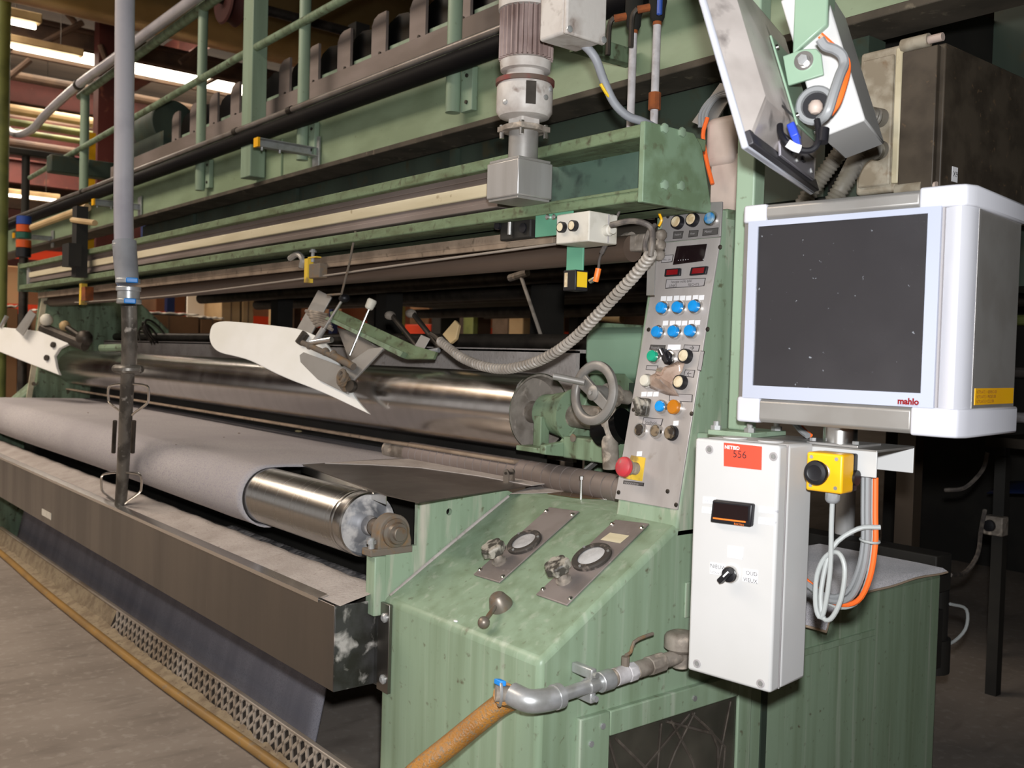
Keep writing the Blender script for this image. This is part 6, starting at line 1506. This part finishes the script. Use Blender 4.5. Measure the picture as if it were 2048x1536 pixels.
# ------------------------------------------------------------------ hall background: goods, racks, ducts
# dark apparatus to the right behind the monitor
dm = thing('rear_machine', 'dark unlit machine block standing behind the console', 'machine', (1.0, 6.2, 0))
MB().box((-3.2, 6.0, 0), (5, 6.6, 2.4)).build('block', 'dark_machine', dm)  # made large to block light and keep this side dark
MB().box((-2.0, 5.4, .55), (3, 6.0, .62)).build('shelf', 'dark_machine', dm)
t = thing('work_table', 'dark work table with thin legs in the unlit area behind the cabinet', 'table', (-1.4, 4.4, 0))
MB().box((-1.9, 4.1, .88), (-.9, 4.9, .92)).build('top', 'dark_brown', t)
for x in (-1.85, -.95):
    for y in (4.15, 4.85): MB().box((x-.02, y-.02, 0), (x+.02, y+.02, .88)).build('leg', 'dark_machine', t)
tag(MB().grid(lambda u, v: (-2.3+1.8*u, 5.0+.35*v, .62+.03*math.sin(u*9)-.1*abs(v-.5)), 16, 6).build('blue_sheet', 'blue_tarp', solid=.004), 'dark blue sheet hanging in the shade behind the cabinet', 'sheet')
p = PX(1985, 1052, 'Y', 3.6)
t = thing('wall_switch', 'small grey rotary switch box in the dark behind the cabinet', 'switch', p)
MB().box((p.x-.035, 3.6, p.z-.035), (p.x+.035, 3.65, p.z+.035)).build('case', 'dirty_metal', t, bevel=.004)
MB().lathe((p.x-.01, 3.6, p.z), (0, -1, 0), [(0, .022), (.012, .02), (.014, .01)], 16).build('knob', 'black', t)
MB().box((p.x-.02, 3.64, 0), (p.x+.02, 3.68, p.z+.25)).build('stand', 'dark_machine', t)
tag(MB().tube([PX(1975, 905, 'Y', 3.6), PX(1965, 940, 'Y', 3.6), PX(1930, 975, 'Y', 3.6), PX(1890, 980, 'Y', 3.6)], .008, 6).build('slack_cable', 'cable_dark'), 'slack grey cable drooping in the dark by the table', 'cable')
tag(MB().tube([PX(1970, 1020, 'Y', 3.55), PX(1962, 1060, 'Y', 3.5), PX(1955, 1110, 'Y', 3.4), PX(1930, 1145, 'Y', 3.3), PX(1900, 1150, 'Y', 3.1)], .008, 6).build('slack_cable', 'cable_dark'), 'slack cable hanging from the rotary switch box', 'cable')
for k, (py, m) in enumerate(((640, 'olive_rail'), (745, 'rail_grey'), (835, 'white_pipe'), (560, 'tan_pipe'))):
    q = PX(2040, py, 'Y', 5.75)
    tag(MB().cyl((q.x-2.2, 5.75, q.z), (q.x+2, 5.75, q.z), .03 if k != 3 else .05, n=10).build('rear_pipe', m), ('olive pipe', 'grey pipe', 'pale thick pipe', 'tan pipe')[k]+' running behind the monitor in the dark', 'pipe')
# white bits behind the cable bundle
p = PX(1690, 1040, 'Y', 2.8); tag(MB().lathe((p.x, 2.8, .62), (0, 0, 1), [(0, .03), (.22, .03), (.23, .02)], 14).build('plastic_bottle', 'white_box'), 'pale plastic bottle standing behind the hanging cables', 'bottle')
t = thing('roller_bracket', 'dark greasy bracket with bolt at the back edge of the carpet', 'bracket', (-1.5, 2.78, .62))
MB().box((-1.9, 2.71, .55), (-1.38, 2.80, .66)).build('bar', 'dark_machine', t, bevel=.004)
MB().cyl((-1.60, 2.755, .66), (-1.60, 2.755, .675), .016, n=6).build('bolt', 'dirty_metal', t)
tag(MB().box((-1.62, 2.9, 0), (-1.56, 2.95, 1.3)).build('brown_post', 'dark_brown'), 'brown post in the shade behind the hanging cables', 'post')

# cartons on the far side, faces toward +X
def carton(x, y0, y1, z0, z1, label, mat='cardboard', d=.7, lid=True, group=None):
    t = thing('carton', label, 'box', (x-d/2, (y0+y1)/2, z0), group)
    MB().box((x-d, y0, z0), (x, y1, z1)).build('walls', mat, t, bevel=.006)
    if lid:
        random.seed(int(y0*100)); b = MB()
        b.grid(lambda u, v: (x-d*.98+d*.99*u, y0+(y1-y0)*v, z1+.01+.02*random.random()), 6, 12); b.build('foam_lining', 'foam_white', t, solid=.012)
    MB().box((x, (y0+y1)/2-.006, z0+.05), (x+.003, (y0+y1)/2+.006, z1)).build('seam', 'mid_brown', t)
X_ = -9.6
def yz(px, py, X): p = PX(px, py, 'X', X); return p.y, p.z
y0, z1 = yz(275, 628, X_); y1, _ = yz(398, 635, X_); y2, _ = yz(448, 637, X_)
carton(X_, y0, y1, 0, z1, 'wide brown carton with torn white rim behind the rollers')
carton(X_, y1+.02, y2, 0, z1-.02, 'narrow brown carton beside the wide torn one')
ya, za = yz(100, 622, X_+.3); yb_, _ = yz(168, 628, X_+.3)
carton(X_+.3, ya, yb_, 0, za, 'brown carton left of the dark green bin', 'cardboard')
ya, za = yz(-40, 614, X_); yb_, _ = yz(36, 616, X_)
carton(X_, ya, yb_, 0, za, 'brown carton behind the far end frame', 'cardboard')
ya, za = yz(428, 580, X_-.1); yb_, zb = yz(443, 632, X_-.1)
tag(MB().box((X_-.85, ya, 0), (X_-.82, yb_+.1, za)).build('foam_board', 'foam_white'), 'upright white foam board between the cartons', 'board')
ya, za = yz(444, 578, X_-.4); yb_, zb = yz(480, 640, X_-.4); carton(X_-.4, ya, yb_, 0, za, 'tall tan carton wrapped in torn plastic', 'cardboard_light', lid=False)
ya, za = yz(486, 582, X_-.4); yb_, zb = yz(507, 640, X_-.4); carton(X_-.4, ya, yb_, 0, za, 'slim tan carton next to the wrapped one', 'cardboard_light', lid=False)
# dark green bin
ya, za = yz(165, 605, X_+1.2); yb_, zb = yz(243, 690, X_+1.2)
tag(MB().hexa([(X_+.5, ya+.1, 0), (X_+1.2, ya+.1, 0), (X_+1.2, yb_-.05, 0), (X_+.5, yb_-.05, 0), (X_+.5, ya-.02, za), (X_+1.2, ya-.02, za), (X_+1.2, yb_, za), (X_+.5, yb_, za)]).build('waste_bin', 'green_dark', bevel=.02), 'large dark green bin in front of the cartons', 'bin')
ya, za = yz(150, 560, -12); 
# racks
def rack(X, y0, y1, levels, label, n=4):
    t = thing('pallet_rack', label, 'rack', (X, (y0+y1)/2, 0))
    for k in range(n+1):
        y = y0+(y1-y0)*k/n
        for dx in (-.5, .5): MB().box((X+dx-.05, y-.05, 0), (X+dx+.05, y+.05, 3.2)).build('upright', 'rack_blue', t)
    for z in levels:
        for k in range(n):
            a, b = y0+(y1-y0)*k/n+.05, y0+(y1-y0)*(k+1)/n-.05
            MB().box((X+.42, a, z-.06), (X+.5, b, z+.06)).build('beam', 'rack_orange', t)
_, zr1 = yz(560, 645, -13.5); _, zr2 = yz(20, 528, -13.5)
rack(-13.5, 2.2, 12.0, (zr1, zr2+.1), 'orange-beamed pallet rack behind the cartons')
random.seed(9)
yy = 2.4
for k in range(16):
    w = random.uniform(.35, .6); hh = random.uniform(.3, .75)
    if yy+w > 11.8: break
    m = random.choice(('cardboard', 'cardboard_light', 'mid_brown', 'cardboard'))
    tag(MB().box((-13.9, yy, zr1+.06), (-13.2, yy+w, zr1+.06+hh)).build('stored_box', m, bevel=.01), ('tall ' if hh > .55 else 'medium ' if hh > .42 else 'low ')+{'cardboard': 'brown', 'cardboard_light': 'light tan', 'mid_brown': 'dark brown'}[m]+' box stored on the orange pallet rack', 'box', 'boxes on the pallet rack'); yy += w+random.uniform(.05, .4)
# bright opening and goods beyond the oven legs
def slab(px0, py0, px1, py1, Y, mat, name, label, cat, dep=.3, fl=True, group=None):
    a, b = PX(px0, py0, 'Y', Y), PX(px1, py1, 'Y', Y)
    return tag(MB().box((a.x, Y, 0 if fl else b.z), (b.x, Y+dep, a.z)).build(name, mat, bevel=.01), label, cat, group)
slab(1018, 630, 1045, 674, 6.3, 'cardboard_light', 'carton', 'light carton with tape under the oven', 'box')
slab(985, 620, 1015, 674, 6.6, 'mid_brown', 'crate', 'dark brown crate beside the light carton', 'crate')
slab(1050, 625, 1088, 674, 6.9, 'mid_brown', 'crate', 'brown crate behind the leaning T-bar', 'crate')
slab(905, 560, 945, 680, 7.6, 'brown_steel', 'machine_leg', 'brown steel leg under the far oven end', 'post')
slab(865, 570, 880, 680, 7.0, 'dark_machine', 'machine_leg', 'black leg beside the orange light patch', 'post')
slab(785, 560, 800, 690, 7.4, 'olive_rail', 'olive_post', 'slim olive post behind the guide pins', 'post', .08)
slab(928, 590, 945, 680, 7.2, 'olive_rail', 'olive_post', 'wider olive post under the oven', 'post', .08)
slab(1080, 630, 1088, 674, 6.0, 'yellow_worn', 'yellow_post', 'small yellow post near the T-bar', 'post', .06)
slab(880, 560, 895, 612, 7.8, 'signal_orange', 'orange_post', 'orange post glimpsed below the oven', 'post', .05)
slab(750, 650, 860, 690, 7.9, 'rack_orange', 'red_beam', 'red-orange beam low behind the guide pins', 'beam', .1, False)
for k, (pa, pb, r, m, lab_) in enumerate((((985, 595), (1180, 620), .045, 'tan_pipe', 'upper tan pipe lit below the oven'), ((985, 606), (1190, 632), .06, 'tan_pipe', 'thick tan pipe lit below the oven'))):
    a, b = PX(*pa, 'Y', 7.0), PX(*pb, 'Y', 7.0)
    tag(MB().cyl(a, (b.x, 7.0+.4, b.z), r, n=12).build('floor_pipe', m), lab_, 'pipe')
for k, (px, m) in enumerate(((538, 'cardboard_light'), (552, 'mid_brown'), (580, 'brown_steel'), (520, 'signal_orange'))):
    slab(px, 575, px+(8 if k != 1 else 22), 690, 5.6+.2*k, m, 'upright_board', ('pale upright board', 'brown upright board', 'dark upright board', 'orange upright strip')[k]+' between the cartons and the oven', 'board', .1)
# signal tower at far left
p = PX(48, 440, 'Y', 1.75)
t = thing('signal_tower', 'blue, orange and green signal tower at the far end', 'signal lamp', (p.x, 1.75, 0))
for py0, py1, m in ((433, 450, 'signal_blue'), (450, 465, 'signal_orange'), (465, 478, 'signal_green'), (480, 496, 'signal_orange'), (496, 515, 'black')):
    za, zb = PX(48, py0, 'Y', 1.75).z, PX(48, py1, 'Y', 1.75).z
    MB().cyl((p.x, 1.75, zb+.004), (p.x, 1.75, za), .052, n=18).build('segment', m, t)
MB().cyl((p.x, 1.75, 0), (p.x, 1.75, PX(48, 515, 'Y', 1.75).z), .03, n=12).build('stem', 'dark_metal', t)
# T-shaped dark lamp stand
p = PX(52, 310, 'Y', 2.2); zb = PX(42, 430, 'Y', 2.2).z
t = thing('t_stand', 'black T-shaped stand behind the signal tower', 'stand', (p.x, 2.2, 0))
MB().cyl((p.x, 2.2, 0), (p.x, 2.2, p.z), .035, n=12).build('pole', 'dark_machine', t)
a, b = PX(15, 303, 'Y', 2.2), PX(88, 322, 'Y', 2.2)
MB().box((p.x-.05, 2.2-.42, p.z-.01), (p.x+.05, 2.2+.42, p.z+.05)).build('head', 'dark_machine', t, bevel=.01)
# green lamp tray behind hose
p = PX(170, 335, 'X', -7.4)
t = thing('cable_tray', 'dark green cable tray crossing behind the hanging hose', 'tray', p)
a, b = PX(100, 335, 'X', -7.4), PX(300, 345, 'X', -7.4)
MB().box((-7.5, a.y, p.z-.06), (-7.38, b.y, p.z+.06)).build('tray', 'green_dark', t, bevel=.01)
# yellow post, orange column
p = PX(183, 330, 'X', -8.2); slabz = p.z
tag(MB().box((-8.26, p.y-.03, 1.5), (-8.2, p.y+.03, PX(183, 265, 'X', -8.2).z)).build('yellow_column', 'yellow'), 'thin yellow column behind the railing', 'column')
p = PX(222, 250, 'X', -12.2)
tag(MB().box((-12.4, p.y-.15, 0), (-12.2, p.y+.15, 6.3)).build('red_column', 'red_steel'), 'red-brown hall column behind the hanging hose', 'column')
p = PX(2, 300, 'X', -8.8)
tag(MB().cyl((-8.8, p.y, 0), (-8.8, p.y, 6.3), .06, n=12).build('olive_column', 'olive_rail'), 'slim olive column at the edge of the hall', 'column')
# drive motor on the walkway end
p = PX(320, 250, 'Y', 2.25)
t = thing('walkway_motor', 'dark green drive motor on the walkway beside the hanging hose', 'motor', (p.x, 2.25, 2.4))
MB().cyl((p.x-.25, 2.3, p.z), (p.x+.12, 2.3, p.z), .15, n=24).build('motor', 'green_dark', t, bevel=.01)
MB().cyl((p.x-.45, 2.3, p.z-.05), (p.x-.25, 2.3, p.z-.05), .10, n=16).build('gear', 'dark_machine', t)
MB().box((p.x-.45, 2.1, 2.27), (p.x+.5, 2.5, p.z-.14)).build('base', 'green_dark', t)
# warm duct under the roof
p = PX(560, 20, 'X', -7.6)
t = thing('air_duct', 'large gold-toned insulated duct under the roof', 'duct', (-7.6, 6, 4))
MB().cyl((-7.6, -4, p.z), (-7.6, 12.5, p.z), .42, n=36).build('duct', 'duct_gold', t)
for y in (5.2, 6.8, 8.4, 10): MB().torus((-7.6, y, p.z), (0, 1, 0), .425, .015, 36, 6).build('band', 'tan_pipe', t)
# pipes and cable trays along Y under the roof
for k, (px, py, X, r, m, lab_) in enumerate(((20, 218, -15.0, .07, 'tan_pipe', 'upper of the two cream pipes crossing the hall'), (20, 212, -16.5, .05, 'tan_pipe', 'thin cream pipe above the thicker one'), (30, 245, -14.8, .05, 'olive_rail', 'olive pipe below the cream pipes'), (20, 285, -16, .06, 'brown_steel', 'brown pipe under the olive one'), (20, 150, -13.8, .06, 'brown_steel', 'brown pipe under the roof glazing'), (10, 298, -18, .12, 'pink_steel', 'broad dull pink girder low across the hall'), (10, 260, -15.2, .04, 'olive_rail', 'second thin olive pipe low in the hall'), (60, 395, -20, .05, 'tan_pipe', 'long pale pipe above the storage racks'), (10, 232, -17, .05, 'brown_steel', 'dusty brown pipe between the cream and olive ones'))):
    p = PX(px, py, 'X', X)
    tag(MB().cyl((X, -2, p.z), (X, 16, p.z), r, n=10).build('hall_pipe', m), lab_, 'pipe')
# far panels and red wall cladding
tag(MB().box((-24.2, -4, 1.8), (-24, 20, 4.2)).build('red_cladding', 'red_steel'), 'dark red cladding on the far side of the hall', 'cladding')
# diagonal roof braces
for k, (a_, b_) in enumerate((((80, 90), (165, 45), ), ((150, 45), (112, 0)), ((5, 165), (60, 120)), ((200, 90), (215, 130)), ((360, 125), (420, 80)))):
    a, b = PX(*a_, 'X', -12.2), PX(*b_, 'X', -12.2)
    tag(MB().cyl(a, b, .035, n=8).build('roof_brace', 'brown_steel'), ('long', 'short', 'low', 'small', 'leaning')[k]+' brown diagonal brace under the roof', 'brace')
# dark support frame near far end (hanging vertical bars)
p = PX(165, 480, 'Y', 1.42)
t = thing('frame_hanger', 'dark vertical hanger with valve clamped to the far crossbeam', 'hanger', (p.x, 1.42, 1.4))
MB().box((p.x-.04, 1.38, PX(165, 555, 'Y', 1.42).z), (p.x+.04, 1.435, PX(165, 415, 'Y', 1.42).z)).build('bar', 'dark_machine', t)
MB().box((p.x-.06, 1.34, PX(165, 535, 'Y', 1.42).z), (p.x+.06, 1.40, PX(165, 490, 'Y', 1.42).z)).build('block', 'dark_machine', t)
MB().cyl(PX(145, 440, 'Y', 1.38), PX(190, 446, 'Y', 1.38), .014, n=8).build('handle', 'tan_pipe', t)
MB().cyl(PX(65, 455, 'Y', 1.5), PX(175, 415, 'Y', 1.5), .020, n=10).build('pale_tube', 'tan_pipe', t)
t = thing('far_clamp', 'yellow and orange spring clamp hanging at the far beam', 'clamp', PX(172, 600, 'Y', 1.47))
p = PX(172, 590, 'Y', 1.47)
MB().box((p.x-.05, 1.45, p.z-.05), (p.x-.015, 1.48, p.z+.06)).build('yellow_angle', 'yellow_worn', t); MB().box((p.x-.01, 1.45, p.z-.03), (p.x+.06, 1.49, p.z+.04)).build('block', 'rust', t)

# pulley above the walkway
p = PX(462, 2, 'Y', 2.3)
t = thing('pulley_wheel', 'dark red-brown pulley wheel above the walkway', 'pulley', p)
MB().lathe(p-Vector((0, .05, 0)), (0, 1, 0), [(0, .13), (.01, .14), (.03, .12), (.06, .12), (.09, .14), (.10, .13)], 32).build('wheel', 'red_steel', t)
MB().cyl(p-Vector((0, .12, 0)), p+Vector((0, .9, 0)), .03, n=14).build('axle', 'dark_metal', t)
MB().box((p.x-.05, 3.1, 2.262), (p.x+.05, 3.2, p.z+.06)).build('bearing_stand', 'dark_machine', t)
# ------------------------------------------------------------------ tidy helper properties
for o in bpy.data.objects:
    if '_o' in o.keys(): del o['_o']
